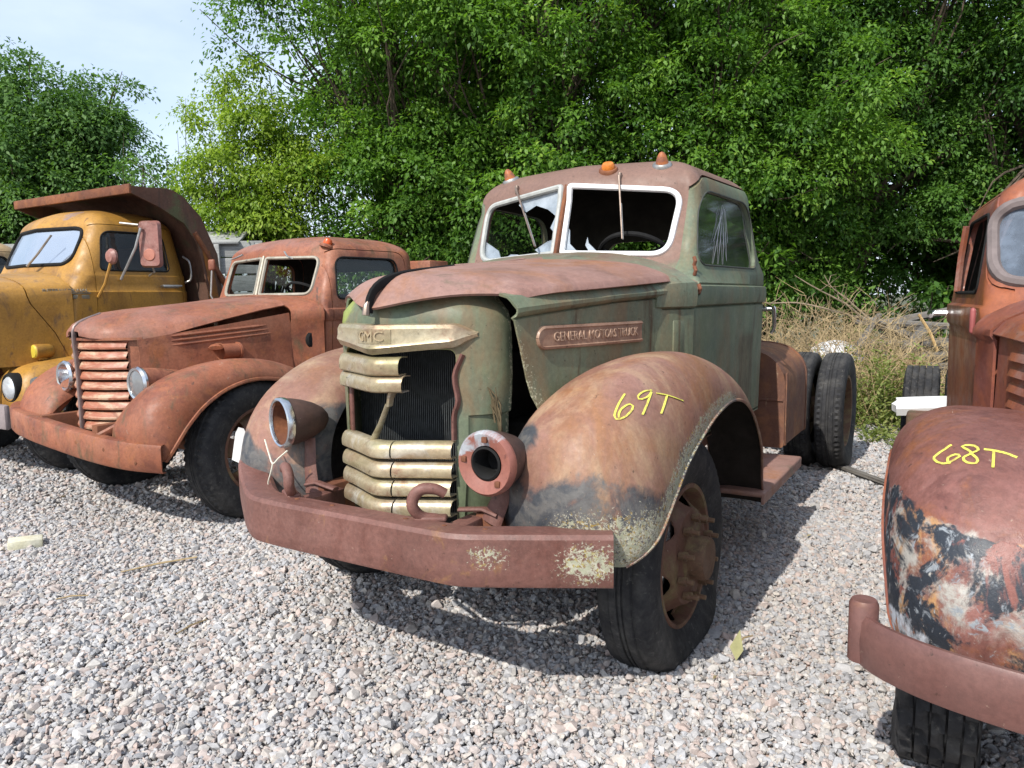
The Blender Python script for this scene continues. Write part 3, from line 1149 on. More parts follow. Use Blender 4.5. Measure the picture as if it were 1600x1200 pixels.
M_BADGE = worn('rusted_badge', (.24, .135, .09), [((.34, .22, .15), 6, .55, .14, None, None), ((.15, .085, .055), 14, .6, .1, None, None)], .5, .4, .2)
M_BADGEHI = plain('badge_letter', (.36, .235, .165), .45, 0, .15, 30, .1)
M_WIPER = plain('tarnished_wiper', (.20, .15, .12), .4, .4, .3, 20, .1)
M_SEAL = plain('perished_seal', (.055, .06, .05), .8, 0, .3, 20, .2)
M_WELL = plain('dark_wheel_well', (.030, .024, .020), .9, 0, .3, 9, .3, .2)  # dark brown for the undersides of the fenders
M_RIM = worn('rusty_rim', (.155, .075, .05), [((.20, .16, .075), 4, .56, .12, None, None), ((.09, .045, .03), 8, .60, .1, None, None)], .7, .3, .35)
M_HUB = worn('grimy_hub', (.15, .082, .05), [((.21, .165, .075), 9, .57, .12, None, None), ((.08, .05, .03), 14, .6, .1, None, None)], .7, .3, .35)
M_TANK = worn('mossy_rust_box', (.135, .066, .046), [((.22, .10, .05), 4, .55, .14, None, None), ((.15, .15, .06), 3, .52, .16, None, 0), ((.42, .32, .2), 26, .66, .06, (1, 1, .2), None)], .7, .3, .3)


def build_green_truck():
    T = empty('heavy_truck', 'olive green and rust heavy truck in the middle, marked 69T on its fender', 'truck', (-0.1345, 3.2543, 0), -0.5468)
    # ---- chassis
    ch = obj('chassis_frame', MB().box((.40, 2.1, .60), (.07, 5.4, .20), .006).box((-.40, 2.1, .60), (.07, 5.4, .20), .006)
             .box((0, 4.75, .60), (.80, .08, .18), .006).box((0, 2.55, .58), (.80, .08, .14), .006), M_RUST, T)
    obj('front_axle', MB().tube([(-.74, .18, .45), (-.5, .18, .38), (.5, .18, .34), (.74, .18, .39)], .045, 10), M_RUST, T)
    obj('rear_axle', MB().lathe([(.07, -.85), (.08, -.2), (.17, -.12), (.19, 0), (.17, .12), (.08, .2), (.07, .85)], (0, 3.97, .47), 'x', 20), M_RUST, T)
    for s in (-1, 1):
        sp = MB()
        for k in range(4):
            q = [(s * .40, y, .40 + .018 * k + .10 * ((y) / .62) ** 2) for y in np.linspace(-.62 + .12 * k, .62 - .12 * k, 9)]
            q = [(a, b + .18, c_) for a, b, c_ in q]
            sp.tube(q, .035, 6, True, .22, (0, 0, 1))
        obj('leaf_spring', sp, M_RUST, T)
    obj('engine', MB().box((0, .15, 1.0), (.42, .95, .46), .04).box((0, .15, 1.28), (.28, .8, .14), .03).box((.28, .1, .85), (.16, .5, .2), .03)
        .lathe([(.10, -.06), (.12, 0), (.10, .06)], (.10, .1, 1.38), 'z', 16), M_DARK, T)
    obj('firewall', MB().box((0, .50, 1.10), (1.24, .03, .72), .01), M_DARK, T)
    # ---- cab
    P = dict(zs=[.74, .90, 1.05, 1.20, 1.32, 1.380, 1.388, 1.397, 1.41, 1.45, 1.484, 1.492, 1.500, 1.56, 1.62, 1.68, 1.74, 1.80, 1.86, 1.93],
             w=[(.74, .725), (1.380, .741), (1.388, .731), (1.397, .752), (1.41, .756), (1.45, .760), (1.484, .755), (1.492, .736), (1.500, .741), (1.56, .706), (1.62, .690), (1.93, .655)],
             yf=[(.74, .615), (1.50, .615), (1.62, .705), (1.93, .805)], vee=[(.74, .03), (1.45, .04), (1.60, .15), (1.93, .165)],
             yb=[(.74, 2.09), (1.5, 2.09), (1.93, 2.07)], rf=[(.74, .03), (1.49, .03), (1.58, .055), (1.93, .06)], rb=[(.74, .13), (1.5, .13), (1.7, .24), (1.93, .30)], h=.236, n=3.3, nz=2.7)
    shell = cab_shell(P)
    shell.v = [(x * (1 + (float(np.interp(y, [.85, 2.05], [-.02, .065])) if z > 1.53 else 0)), y, z) for x, y, z in shell.v]
    bv = bvh_of(shell)
    me = cab_mesh(shell, M_GREEN, M_CAB_SHADE)
    def door_out(g):
        return rounded([(.632 - g, .76 - g), (2.045 + g, .76 - g), (2.045 + g, 1.60), (2.02 + g, 2.035 + g), (1.03 - g, 2.035 + g), (.875 - g, 1.82), (.735 - g, 1.515), (.632 - g, 1.40)], [.03, .05, .3, .34, .22, .2, .2, .08], 8)
    win = rounded([(.875, 1.588), (1.850, 1.588), (1.825, 1.960), (1.01, 1.965)], [.10, .10, .17, .16], 8)
    wsL = rounded([(.026, 1.662), (.545, 1.640), (.570, 1.955), (.026, 2.008)], [.012, .085, .085, .012], 8)
    wsR = [(-x, z) for x, z in wsL]
    rear = rounded([(-.34, 1.62), (.34, 1.62), (.30, 1.80), (-.30, 1.80)], [.09] * 4, 6)
    doors = []
    for s in (1, -1):
        d = boolean(me.copy(), MB().prism(door_out(0), s * .60, s * .95, 'x').mesh('c', True), 'INTERSECT')
        d = boolean(d, MB().prism(win, s * .60, s * .95, 'x').mesh('c', True))
        doors.append(d)
        me = boolean(me, MB().prism(door_out(.012), s * .60, s * .95, 'x').mesh('c', True))
    cut = MB()
    cut.prism(wsL, .35, 1.25, 'y').prism(wsR, .35, 1.25, 'y').prism(rear, 1.7, 2.2, 'y')
    me = boolean(me, cut.mesh('c', True))
    # zone: the roof is rust, the sides are green
    paint = paint_zone
    def zcab(c):
        n = hash_noise(c, 5, 5)
        r = smooth01(c[:, 2] + .05 * n, 1.84, 1.98) * 1.3
        fr = smooth01(-c[:, 1], -1.14, -1.04)
        pillar = fr * (1.12 + .24 * smooth01(-c[:, 0], -.2, .3) + .30 * smooth01(c[:, 2] + .06 * n, 1.74, 1.90))
        low = smooth01(-c[:, 1], -.86, -.70) * .95
        wear = smooth01(np.abs(c[:, 2] - 1.45), .12, .02) * .45 * smooth01(-c[:, 1], -.9, -.6)
        lich = smooth01(-c[:, 1], -.70, -.62) * smooth01(np.abs(c[:, 2] - 1.5), .16, .03) * .8
        return np.c_[np.clip(np.maximum(np.maximum(r, pillar), np.maximum(wear, low)), 0, 1.3), lich, 0 * r]
    paint(me, zcab)
    cab = obj('cab', me, M_GREEN, T, 40, False)
    for s, d in zip((1, -1), doors):
        paint(d, lambda c: np.c_[np.clip(smooth01(c[:, 2], 1.93, 2.02) * .7 + smooth01(np.abs(c[:, 2] - 1.56), .06, .0) * .62 + smooth01(.95 - c[:, 2], 0, .3) * .4, 0, 1), 0 * c[:, 0] + .75 * smooth01(np.abs(c[:, 1] - .70), .10, .0) * smooth01(c[:, 2], 1.3, 1.45), np.clip(smooth01(np.abs(c[:, 1] - 1.60), .42, .10) * smooth01(1.36 - c[:, 2], 0, .10) * 1.10, 0, 1.10)])
        if len(d.materials):
            d.materials[0] = M_DOOR
        dd = obj('door', d, M_DOOR, T, 40, False)
        gl = [tuple(Vector(p) - Vector((s * .020, 0, 0))) for p in project(bv, densify(rounded([(.865, 1.578), (1.860, 1.578), (1.835, 1.970), (1.0, 1.975)], [.10, .10, .17, .13], 8), .2), '-x' if s > 0 else '+x', s * 1.3)]
        obj('window_glass', MB().poly(gl), M_GLASS, dd, 0)
        tr = MB().loop([tuple(Vector(p) + Vector((s * .001, 0, 0))) for p in project(bv, densify(win, .1), '-x' if s > 0 else '+x', s * 1.3)], .0045, 6)
        obj('window_seal', tr, M_SEAL, dd)
        if s > 0:
            fan = MB()
            for k, (a, b) in enumerate([((1.385, 1.90), (1.13, 1.60)), ((1.395, 1.91), (1.21, 1.60)), ((1.405, 1.90), (1.285, 1.60)), ((1.412, 1.90), (1.36, 1.62)), ((1.375, 1.88), (1.17, 1.71)), ((1.42, 1.89), (1.41, 1.72)), ((1.38, 1.92), (1.25, 1.74))]):
                pa, pb = [Vector(project(bv, [q], '-x', 1.3)[0]) - Vector((.016, 0, 0)) for q in (a, b)]
                fan.tube([pa, pa.lerp(pb, .5), pb], [.0008, .0019, .0008], 4)
            obj('glass_crack', fan, M_STEEL, dd, 0, kind='stuff')
            hb = MB().tube([(.735, 1.985, 1.352), (.775, 1.985, 1.352), (.800, 1.985, 1.352)], [.016, .013, .012], 10)
            hb.tube(spline([(.797, 1.978, 1.368), (.802, 1.985, 1.352), (.803, 2.0, 1.29), (.798, 2.015, 1.235), (.780, 2.02, 1.205)], 12), [.012, .014, .014, .013, .013, .012, .012, .011, .011, .010, .010, .009], 10)
            obj('door_handle', hb, M_CHROME, dd)
            def hx_(z):
                return np.interp(z, [1.45, 1.50, 1.56, 1.62], [.756, .745, .700, .690])
            def hy_(z):
                return np.interp(z, [1.45, 1.515, 1.62], [.640, .725, .785])
            for z in (1.60, 1.555, 1.47):
                hg = MB().tube([(hx_(z) + .0, hy_(z) + .006, z - .02), (hx_(z) + .008, hy_(z), z), (hx_(z) + .0, hy_(z) + .006, z + .02)], .009, 8)
                obj('door_hinge', hg, M_RUST, dd)
    # windshield frames, centre post, wipers
    for s, o_, mt in ((1, wsL, plain('glint_white_frame', (.86, .86, .85), .32, .25, .08, 18, .05)), (-1, wsR, plain('grey_frame', (.36, .37, .35), .5, 0, .2, 18, .1))):  # left frame painted near-white for its sun glint, right one grey paint
        lp = [tuple(Vector(p)) for p in project(bv, densify(o_, .06), 'y', 0.0)]
        obj('windshield_frame', MB().loop(lp, .0155, 8), mt, T)
    obj('windshield_post', MB().tube([(0, .700, 1.645), (0, .775, 1.85), (0, .835, 2.012)], .019, 8, True, .6), M_RUST, T)
    shards = {1: [[(.03, 1.67), (.10, 1.668), (.055, 1.71), (.045, 1.78), (.03, 1.80)], [(.50, 1.955), (.562, 1.952), (.565, 1.90), (.545, 1.915), (.535, 1.935)], [(.16, 1.665), (.20, 1.664), (.15, 1.71), (.14, 1.74), (.135, 1.70)]],
              -1: [[(-.545, 1.65), (-.40, 1.655), (-.43, 1.70), (-.50, 1.735), (-.553, 1.76)], [(-.03, 1.67), (-.12, 1.667), (-.16, 1.69), (-.08, 1.73), (-.03, 1.74)], [(-.03, 1.76), (-.075, 1.80), (-.05, 1.86), (-.11, 1.90), (-.20, 1.93), (-.27, 1.90), (-.33, 1.945), (-.30, 1.978), (-.03, 2.0)], [(-.24, 1.655), (-.38, 1.652), (-.33, 1.675), (-.28, 1.672)]]}
    for s in shards:
        for q in shards[s]:
            p = [tuple(Vector(v) + Vector((0, .012, 0))) for v in project(bv, q, 'y', 0.0)]
            m = MB().add(p + [tuple(Vector(v) + Vector((0, .005, 0))) for v in p], [tuple(range(len(p))), tuple(reversed(range(len(p), 2 * len(p))))] + [(i, (i + 1) % len(p), len(p) + (i + 1) % len(p), len(p) + i) for i in range(len(p))])
            obj('glass_shard', m, M_SHARD, T, 0)
    for (a, b) in (((.268, 2.045), (.345, 1.72)), ((-.345, 2.035), (-.105, 1.70))):
        pa = Vector(project(bv, [a], 'y', 0.0)[0])
        pm = [Vector(project(bv, [(a[0] * (1 - t) + b[0] * t, a[1] * (1 - t) + b[1] * t)], 'y', 0)[0]) if False else pa.lerp(Vector((b[0], .665 + .16 * (abs(b[0]) / .55), b[1])), t) + Vector((0, -.022, 0)) for t in (0, .3, .55, 1)]
        w = obj('wiper', MB().tube(pm, [.007, .005, .0045, .004], 7).box(tuple(pa + Vector((0, -.010, -.005))), (.018, .024, .045), .005), M_WIPER, T)
        obj('wiper_blade', MB().tube([pm[1].lerp(pm[2], .6) + Vector((0, .008, 0)), pm[3] + Vector((0, .008, 0))], [.006, .005], 6), M_STEEL, w)
    # roof marker lamps
    for (x, y, kind) in ((.190, .93, 'low'), (.445, 1.02, 'cone'), (-.475, 1.06, 'cone')):
        h, nrm, i, dd = bv.ray_cast(Vector((x, y, 3)), Vector((0, 0, -1)))
        b = obj('marker_lamp', MB().lathe([(.050, -.012), (.050, .004), (.044, .012), (.0, .014)], (0, 0, 0), 'z', 18), M_STEEL if kind == 'cone' else M_RUST, T)
        b.location = h
        nrm = nrm if nrm.z > 0 else -nrm
        b.rotation_euler = nrm.to_track_quat('Z', 'Y').to_euler()
        pr = [(.033, .010), (.030, .025), (.022, .048), (.012, .064), (.001, .069)] if kind == 'cone' else [(.034, .010), (.034, .026), (.026, .038), (.001, .043)]
        obj('lamp_lens', MB().lathe(pr, (0, 0, 0), 'z', 16), worn('lens_rusty', (.36, .12, .04), [((.2, .08, .05), 20, .55, .1, None, None)], .5) if kind == 'cone' else M_LENS, b)
    # interior
    obj('seat', MB().box((0, 1.72, 1.28), (1.30, .18, .56), .06, (.12, 0, 0), 3).box((0, 1.42, .98), (1.30, .56, .18), .06, None, 3), M_DARK, T)
    obj('dashboard', MB().box((0, .95, 1.53), (1.30, .16, .13), .04, (.2, 0, 0), 3), M_DARK, T)
    sw = MB()
    cw = Vector((.315, 1.02, 1.63))
    tilt = Matrix.Rotation(R_(-38), 3, 'X')
    sw.loop([cw + tilt @ Vector((.20 * math.cos(t), .20 * math.sin(t), 0)) for t in np.linspace(0, 2 * math.pi, 40, endpoint=False)], .013, 8)
    for t in (1.57, 3.67, 5.76):
        sw.tube([cw + tilt @ Vector((0, 0, -.03)), cw + tilt @ Vector((.2 * math.cos(t), .2 * math.sin(t), 0))], .008, 6)
    sw.tube([cw + tilt @ Vector((0, 0, -.02)), cw + tilt @ Vector((0, 0, -.45))], .022, 8)
    obj('steering_wheel', sw, M_BLACK, T)
    # ---- cowl
    g = []
    for (y, w, ze, zc, zb) in ((.375, .640, 1.478, 1.600, .98), (.43, .662, 1.488, 1.615, .96), (.50, .692, 1.494, 1.628, .93), (.56, .712, 1.496, 1.640, .90), (.61, .730, 1.498, 1.652, .88), (.628, .735, 1.499, 1.655, .88)):
        row = [(w - .012, y, zb), (w - .004, y, 1.2), (w - .001, y, 1.378), (w - .010, y, 1.387), (w + .011, y, 1.397), (w + .017, y, 1.45), (w + .010, y, ze - .004), (w - .004, y, ze)]
        for u in np.linspace(.97, -.97, 25):
            row.append((u * (w - .01), y + .10 * max(0, 1 - abs(u) ** 2) * (y > .6), ze + (zc - ze) * (1 - abs(u) ** 2.3) ** .75))
        row += [(-x, yy, z) for x, yy, z in row[7::-1]]
        g.append(row)
    g = np.array(g)
    zz = np.zeros(g.shape)
    zz[..., 0] = np.clip(smooth01(g[..., 2], 1.47, 1.53) * (.75 + .3 * smooth01(.55 - np.abs(g[..., 0]), 0, .2)) + .42, 0, 1)
    zz[..., 1] = smooth01(g[..., 2], 1.36, 1.5) * .45
    cowl = obj('cowl', MB().thick(g, .012, True, zz), M_GREEN, T, 35)
    obj('vent_door', MB().box((.707, .525, 1.255), (.012, .085, .155), .006, (0, 0, -.27)), M_GREEN, cowl)
    # ---- hood top, two halves
    def hood_half(s):
        us = np.concatenate([np.linspace(.022, .9, 16), np.linspace(.92, 1.0, 6)])
        rows = []
        for u in us:
            col = []
            yf = -.700 + .27 * u ** 2.2
            for v in np.concatenate([np.linspace(0, .25, 12), np.linspace(.28, 1, 20)]):
                y = yf + (.560 - .10 * u ** 2 - yf) * v
                w = np.interp(y, [-.70, -.55, -.43, -.3, -.1, .2, .45, .56], [.27, .36, .445, .51, .575, .645, .690, .70])
                w *= 1 if s > 0 else .84 + .16 * smooth01(y, -.4, .3)
                x = u * w
                zc = np.interp(y, [-.70, -.55, -.40, -.1, .25, .56], [1.500, 1.528, 1.548, 1.578, 1.603, 1.635])
                ze = np.interp(y, [-.70, -.3, .0, .45], [1.447, 1.472, 1.490, 1.517])
                z = ze + (zc - ze) * max(0, 1 - u ** 2.3) ** .72
                e = max(0, 1 - (y - yf) / .20)
                z -= .088 * e ** 2.2 * (1 - .80 * u ** 1.5)
                z += .010 * math.exp(-((u - .06) / .05) ** 2) * (1 - e)
                if u >= .995:
                    z -= .014
                col.append((s * x, y, z))
            rows.append(col)
        g = np.array(rows)
        zz = np.zeros(g.shape)
        zz[..., 0] = smooth01(g[..., 1], .30, .55) * .55 * smooth01(np.abs(g[..., 0]), .2, .6)
        zz[..., 1] = smooth01(np.abs(us)[:, None] + 0 * g[..., 0], .93, .99) * .46
        return MB().thick(g, .010, s < 0, zz)
    for s in (1, -1):
        obj('hood_panel', hood_half(s), M_HOOD, T, 45)
    mp_ = [(0, -.706, 1.395), (0, -.700, 1.435), (0, -.670, 1.478), (0, -.60, 1.512), (0, -.48, 1.536), (0, -.34, 1.553), (0, -.18, 1.570)]
    obj('hood_molding', MB().tube(spline(mp_, 24), np.linspace(.021, .011, 24), 8, True, .5, (1, 0, 0)), M_BLACK, T)
    obj('hood_ornament_tip', MB().tube([(0, -.720, 1.388), (0, -.716, 1.420), (0, -.702, 1.450)], [.014, .011, .006], 8), M_WIPER, T)
    # ---- hood sides
    def PX(y):
        return np.interp(y, [-.48, -.35, 0, .425], [.440, .478, .577, .672])

    def side(s):
        prof = [(0.0, 0), (.14, 0), (.28, .004), (.42, .006), (.56, .008), (.70, .008), (.775, .009), (.79, .000), (.80, .012), (.815, .022), (.84, .030), (.875, .031), (.915, .020), (.94, .014), (.975, .002), (1.0, -.030)]
        ys = np.linspace(0, 1, 20)
        rows = []
        for v in ys:
            col = []
            for t, dx in prof:
                yt = -.475 + (.425 + .475) * v
                yb_ = -.355 + (.425 + .355) * v
                y = yb_ + (yt - yb_) * t
                zt = 1.458 + .048 * v
                zb = 1.030 + (1.155 - 1.030) * min(1, v * 1.6) ** .8
                z = zb + (zt - zb) * t
                x = (PX(y) - .012 + dx) * (1 if s > 0 else .74 + .26 * smooth01(y, -.35, .4))
                if t < .2 and v < .15:
                    x += .03 * (1 - v / .15) * (1 - t / .2)
                col.append((s * x, y, z))
            rows.append(col)
        g = np.array(rows)
        zz = np.zeros(g.shape)
        zz[..., 0] = smooth01(np.abs(g[..., 2] - 1.43), .05, .0) * .45 + smooth01(-g[..., 1], .2, .45) * .25
        zz[..., 1] = smooth01(-g[..., 1] - (g[..., 2] - 1.03) * .45, .06, .34) * .97
        return MB().thick(g, .009, s < 0, zz)
    sides = [obj('hood_side', side(s), M_GREEN, T, 30) for s in (1, -1)]
    # name plate on the left side: bullet nosed strip with raised lettering
    pl = MB()
    ya, yb_, zc = -.350, .262, 1.295
    plat = []
    for t in np.concatenate([np.linspace(0, .08, 12), np.linspace(.1, 1, 26)]):
        y = ya + (yb_ - ya) * t
        hh = .046 * min(1, math.sqrt(max(0, 1 - (1 - min(t / .07, 1)) ** 2)) + .02)
        x = PX(y) - .006
        plat.append([(x - .004, y, zc - hh), (x + .012, y, zc - hh * .92), (x + .015, y, zc - hh * .74), (x + .010, y, zc - hh * .66), (x + .010, y, zc + hh * .66), (x + .015, y, zc + hh * .74), (x + .012, y, zc + hh * .92), (x - .004, y, zc + hh)])
    pl.grid(plat)
    pl.f.append(tuple(range(len(pl.v) - 8, len(pl.v))))
    plate = obj('name_plate', pl, M_BADGE, sides[0], 30)
    tm = text_mesh('GENERAL MOTORS TRUCK', .050, .0035, Matrix.Rotation(math.pi / 2, 4, 'Z') @ Matrix.Rotation(math.pi / 2, 4, 'X'))
    co = np.empty(len(tm.vertices) * 3)
    tm.vertices.foreach_get('co', co)
    co = co.reshape(-1, 3)
    co[:, 1] = -.020 + (co[:, 1] - (co[:, 1].max() + co[:, 1].min()) / 2) * .50 / (co[:, 1].max() - co[:, 1].min())
    co[:, 0] = PX(co[:, 1]) + .0045 + co[:, 0]
    co[:, 2] += zc
    tm.vertices.foreach_set('co', co.ravel())
    obj('plate_lettering', tm, M_BADGEHI, plate, 0, False)
    # ---- nose shell
    half = spline([(0, -.668), (.03, -.662), (.09, -.632), (.19, -.582), (.28, -.540), (.326, -.495), (.352, -.455), (.368, -.415), (.372, -.38), (.372, -.365)], 34)
    plan = np.vstack([half[::-1] * [-1, 1], half[1:]])
    rows = []
    zs = [.585, .64, .72, .80, .88, .95, 1.02, 1.022, 1.026, 1.08, 1.16, 1.24, 1.30, 1.36, 1.395, 1.415, 1.430, 1.440, 1.444]
    for z in zs:
        low = 1 - .10 * smooth01(1.0 - z, 0, .45)
        inset = .07 * smooth01(z, 1.37, 1.446) ** 1.6
        step = .010 if z < 1.024 else 0.0
        row = []
        for x, y in plan:
            k = 1 - inset / .5
            bulge = .035 * smooth01(z, 1.0, 1.15) * smooth01(1.42 - z, 0, .12) * smooth01(abs(x), .29, .36) * .3
            row.append(((x * low) * k + math.copysign(bulge, x) - math.copysign(step, x) * (abs(x) > .3), (y + .3) * k - .3 - (step * .6 if abs(x) < .3 else 0) * 0, z + .018 * inset / .07 * (1 - (x / .46) ** 2)))
        rows.append(row)
    g = np.array(rows)
    zz = np.zeros(g.shape)
    zz[..., 2] = smooth01(-g[..., 0], .02, .25) * smooth01(g[..., 2], 1.30, 1.40) * 1.0 + smooth01(-g[..., 0], .2, .3) * .55
    zz[..., 1] = smooth01(g[..., 1], -.43, -.38) * 1.0
    zz[..., 0] = smooth01(g[..., 2], 1.40, 1.44) * .3
    mb = MB().thick(g, .012, True, zz)
    bvn = bvh_of(mb)
    me = mb.mesh('nose', True)
    me = boolean(me, MB().prism(rounded([(-.262, .60), (.246, .60), (.262, 1.262), (-.262, 1.262)], .03, 4), -1, -.30, 'y').mesh('c', True))
    nose = obj('radiator_shell', me, M_GREEN, T, 40, False)
    cap = MB()
    cap.add([(0, -.30, 1.43)] + [tuple(q) for q in g[-1]], [(0, i + 1, i + 2) for i in range(len(plan) - 1)])
    obj('shell_top', cap, M_GREEN, T)
    def vy(x, off=0.0, sc=1.0):
        return np.interp(abs(x) / sc, half[:, 0], half[:, 1]) - off
    # radiator core with fins
    obj('radiator_core', MB().box((0, -.395, .93), (.62, .05, .76), .004), M_DARK, T)
    fins = MB()
    for k in range(64):
        x = -.30 + .6 * k / 63
        fins.box((x, -.428, .93), (.0035, .014, .72))
    obj('radiator_fins', fins, plain('fin_metal', (.055, .06, .062), .6, .3, .3, 40, .1), T, 0, kind='stuff')
    # emblem bar with pointed ends and the embossed block
    em = []
    xs = np.concatenate([np.linspace(-.325, -.26, 7), np.linspace(-.245, .245, 27), np.linspace(.26, .325, 7)])
    for x in xs:
        e = smooth01(abs(x), .262, .328)
        zt = 1.352 - .030 * e
        zb = 1.250 + .030 * (abs(x) / .32) + .030 * e
        y = vy(x)
        f = .034 * (1 - .65 * e)
        em.append([(x, y + .004, zt), (x, y - f * .75, zt - .004), (x, y - f * .95, zt - .014), (x, y - f, zb + .028 * (1 - e * .6)), (x, y - f * 1.15, zb + .020 * (1 - e * .6)), (x, y - f * .7, zb), (x, y + .004, zb)])
    bar = obj('emblem_bar', MB().thick(np.array(em), .004, False), M_BRASS, T, 25)
    blk = []
    for x in np.linspace(-.085, .075, 13):
        y = vy(x) - .034
        blk.append([(x, y + .004, 1.284), (x, y - .006, 1.287), (x, y - .006, 1.336), (x, y + .004, 1.339)])
    bk = obj('emblem_block', MB().thick(np.array(blk), .003, False), M_BRASS, bar, 25)
    lm = text_mesh('GMC', .052, .004, Matrix.Translation((-.004, 0, 1.3115)) @ Matrix.Rotation(math.pi / 2, 4, 'X'))
    co = np.empty(len(lm.vertices) * 3)
    lm.vertices.foreach_get('co', co)
    co = co.reshape(-1, 3)
    co[:, 0] = (co[:, 0]) * 1.02
    co[:, 1] = vy(co[:, 0]) - .0405 + np.clip(co[:, 1], -.004, .004)
    lm.vertices.foreach_set('co', co.ravel())
    obj('emblem_lettering', lm, plain('emblem_letter_tan', (.36, .28, .17), .5, 0, .2, 30, .1), bar, 0, False)  # letters slightly darker tan than the bar
    # grille bars
    def gbar(x0, x1, zt, zb, joint=.055, off=.034):
        mb = MB()
        for (a, b) in (((x0, joint), (joint + .005, x1)) if joint and x1 > joint + .05 else ((x0, x1),)):
            rows = []
            for x in np.linspace(a, b, 22):
                y = vy(x)
                end = smooth01(abs(x), .225, .27) * .012
                rows.append([(x, y + .02, zt - .002), (x, y - off * .20, zt), (x, y - off * .55, zt - .003), (x, y - off * .80, zt - .010), (x, y - off * .95, zt - .020), (x, y - off, zt - .026), (x, y - off * 1.02, zb + .012), (x, y - off * .96, zb + .004), (x, y - off * .78, zb), (x, y + .01, zb + .002)])
            mb.thick(np.array(rows), .004, False)
        return mb
    for zt, zb in ((.930, .876), (.856, .806), (.789, .738), (.716, .664)):
        obj('grille_bar', gbar(-.272, .250 if zb < .8 else .256, zt, zb), M_BRASS, T, 28)
    obj('grille_bar', gbar(-.268, .092, 1.236, 1.176, None), M_BRASS, T, 28)
    b2 = obj('grille_bar', gbar(-.268, .100, 1.168, 1.115, None), M_BRASS, T, 28)
    obj('grille_brace', MB().tube([(.045, -.640, 1.118), (.040, -.650, 1.09), (.030, -.645, 1.06)], [.022, .018, .016], 8, True, .5).tube([(.020, -.642, 1.065), (-.012, -.648, .99), (-.045, -.655, .925)], [.014, .016, .022], 8, True, .45), M_BRASS, T)
    obj('grille_edge', MB().tube(spline([(.285, vy(.285) - .004, 1.245), (.262, vy(.26) - .010, 1.17), (.272, vy(.27) - .012, 1.08), (.258, vy(.26) - .012, 1.03), (.256, vy(.25) - .008, .94)], 16), .014, 8, True, .5), M_BUMPER, T)
    obj('grille_side_panel', MB().box((-.255, vy(.255) + .012, 1.02), (.045, .012, .20), .003, (0, 0, -.5)), M_BUMPER, T)
    # ---- fenders
    I = [(.42, -.46, .60), (.43, -.49, .74), (.44, -.46, .88), (.46, -.36, .99), (.49, -.22, 1.065), (.53, -.03, 1.12), (.585, .18, 1.155), (.64, .42, 1.165), (.68, .66, 1.08), (.70, .86, .92), (.70, 1.0, .70), (.70, 1.10, .50), (.70, 1.18, .37)]
    C = [(.70, -.585, .58), (.71, -.640, .72), (.72, -.625, .88), (.73, -.555, 1.005), (.745, -.42, 1.105), (.76, -.21, 1.185), (.77, .06, 1.220), (.78, .36, 1.198), (.785, .64, 1.105), (.79, .88, .925), (.79, 1.05, .70), (.79, 1.17, .50), (.79, 1.24, .365)]
    O = [(.90, -.53, .575), (.945, -.49, .608), (.970, -.42, .650), (.976, -.31, .730), (.976, -.15, .840), (.976, .03, .916), (.976, .23, .974), (.976, .46, .997), (.976, .67, .957), (.974, .85, .857), (.968, 1.02, .688), (.945, 1.15, .497), (.94, 1.22, .36)]
    gf = fender_grid(I, C, O, 60, 9, 16)
    n, m = gf.shape[:2]
    vv = np.linspace(0, 1, m)[None, :] + np.zeros((n, m))
    tt = np.linspace(0, 1, n)[:, None] + np.zeros((n, m))
    zz = np.zeros(gf.shape)
    front = smooth01(tt, .42, .30)
    low = smooth01(gf[..., 2] + .05 * np.sin(vv * 9), 1.04, .80) * front
    lip = smooth01(vv, .70, .96) * smooth01(tt, .66, .52)
    inn = smooth01(vv, .42, .18) * smooth01(gf[..., 2], 1.12, .98) * front
    zz[..., 0] = np.clip(np.maximum(np.maximum(low * 1.12, inn * 1.1), lip * .98), 0, 1.15)
    zz[..., 1] = np.clip(np.maximum(smooth01(gf[..., 2], 1.12, .66) * front * 1.06 * smooth01(vv, .05, .4), np.maximum(smooth01(vv, .76, .94) * smooth01(tt, .75, .5) * 1.04, smooth01(vv, .70, 1) * smooth01(tt, .45, .6) * .99)), 0, 1.05)
    zr = zz.copy()
    zr[..., 1] *= .35
    for s in (1, -1):
        q = gf if s > 0 else mirror(gf)
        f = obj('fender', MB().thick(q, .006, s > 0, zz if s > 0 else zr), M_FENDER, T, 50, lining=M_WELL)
        lp_ = MB().tube([tuple(p) for p in q[:, -1]], .0065, 6)
        lp_.zone = [(1.0 if v[1] < .5 else 0, .98 if v[1] < .3 else .8, 0) for v in lp_.v]
        obj('fender_lip', lp_, M_FENDER, f)
        if s > 0:
            bvf = bvh_of(MB().grid(q))
            marks = F69
            for st in marks:
                pts = []
                for p in spline(st, 24):
                    h, nrm, i, d = bvf.find_nearest(Vector(p))
                    nrm = nrm if nrm.dot(Vector((.3, -.4, .8))) > 0 else -nrm
                    pts.append(tuple(h + nrm * .002))
                obj('yellow_marking', MB().tube(pts, .0037, 6, True, .3, (.35, -.45, .8)), M_YELLOW, f)
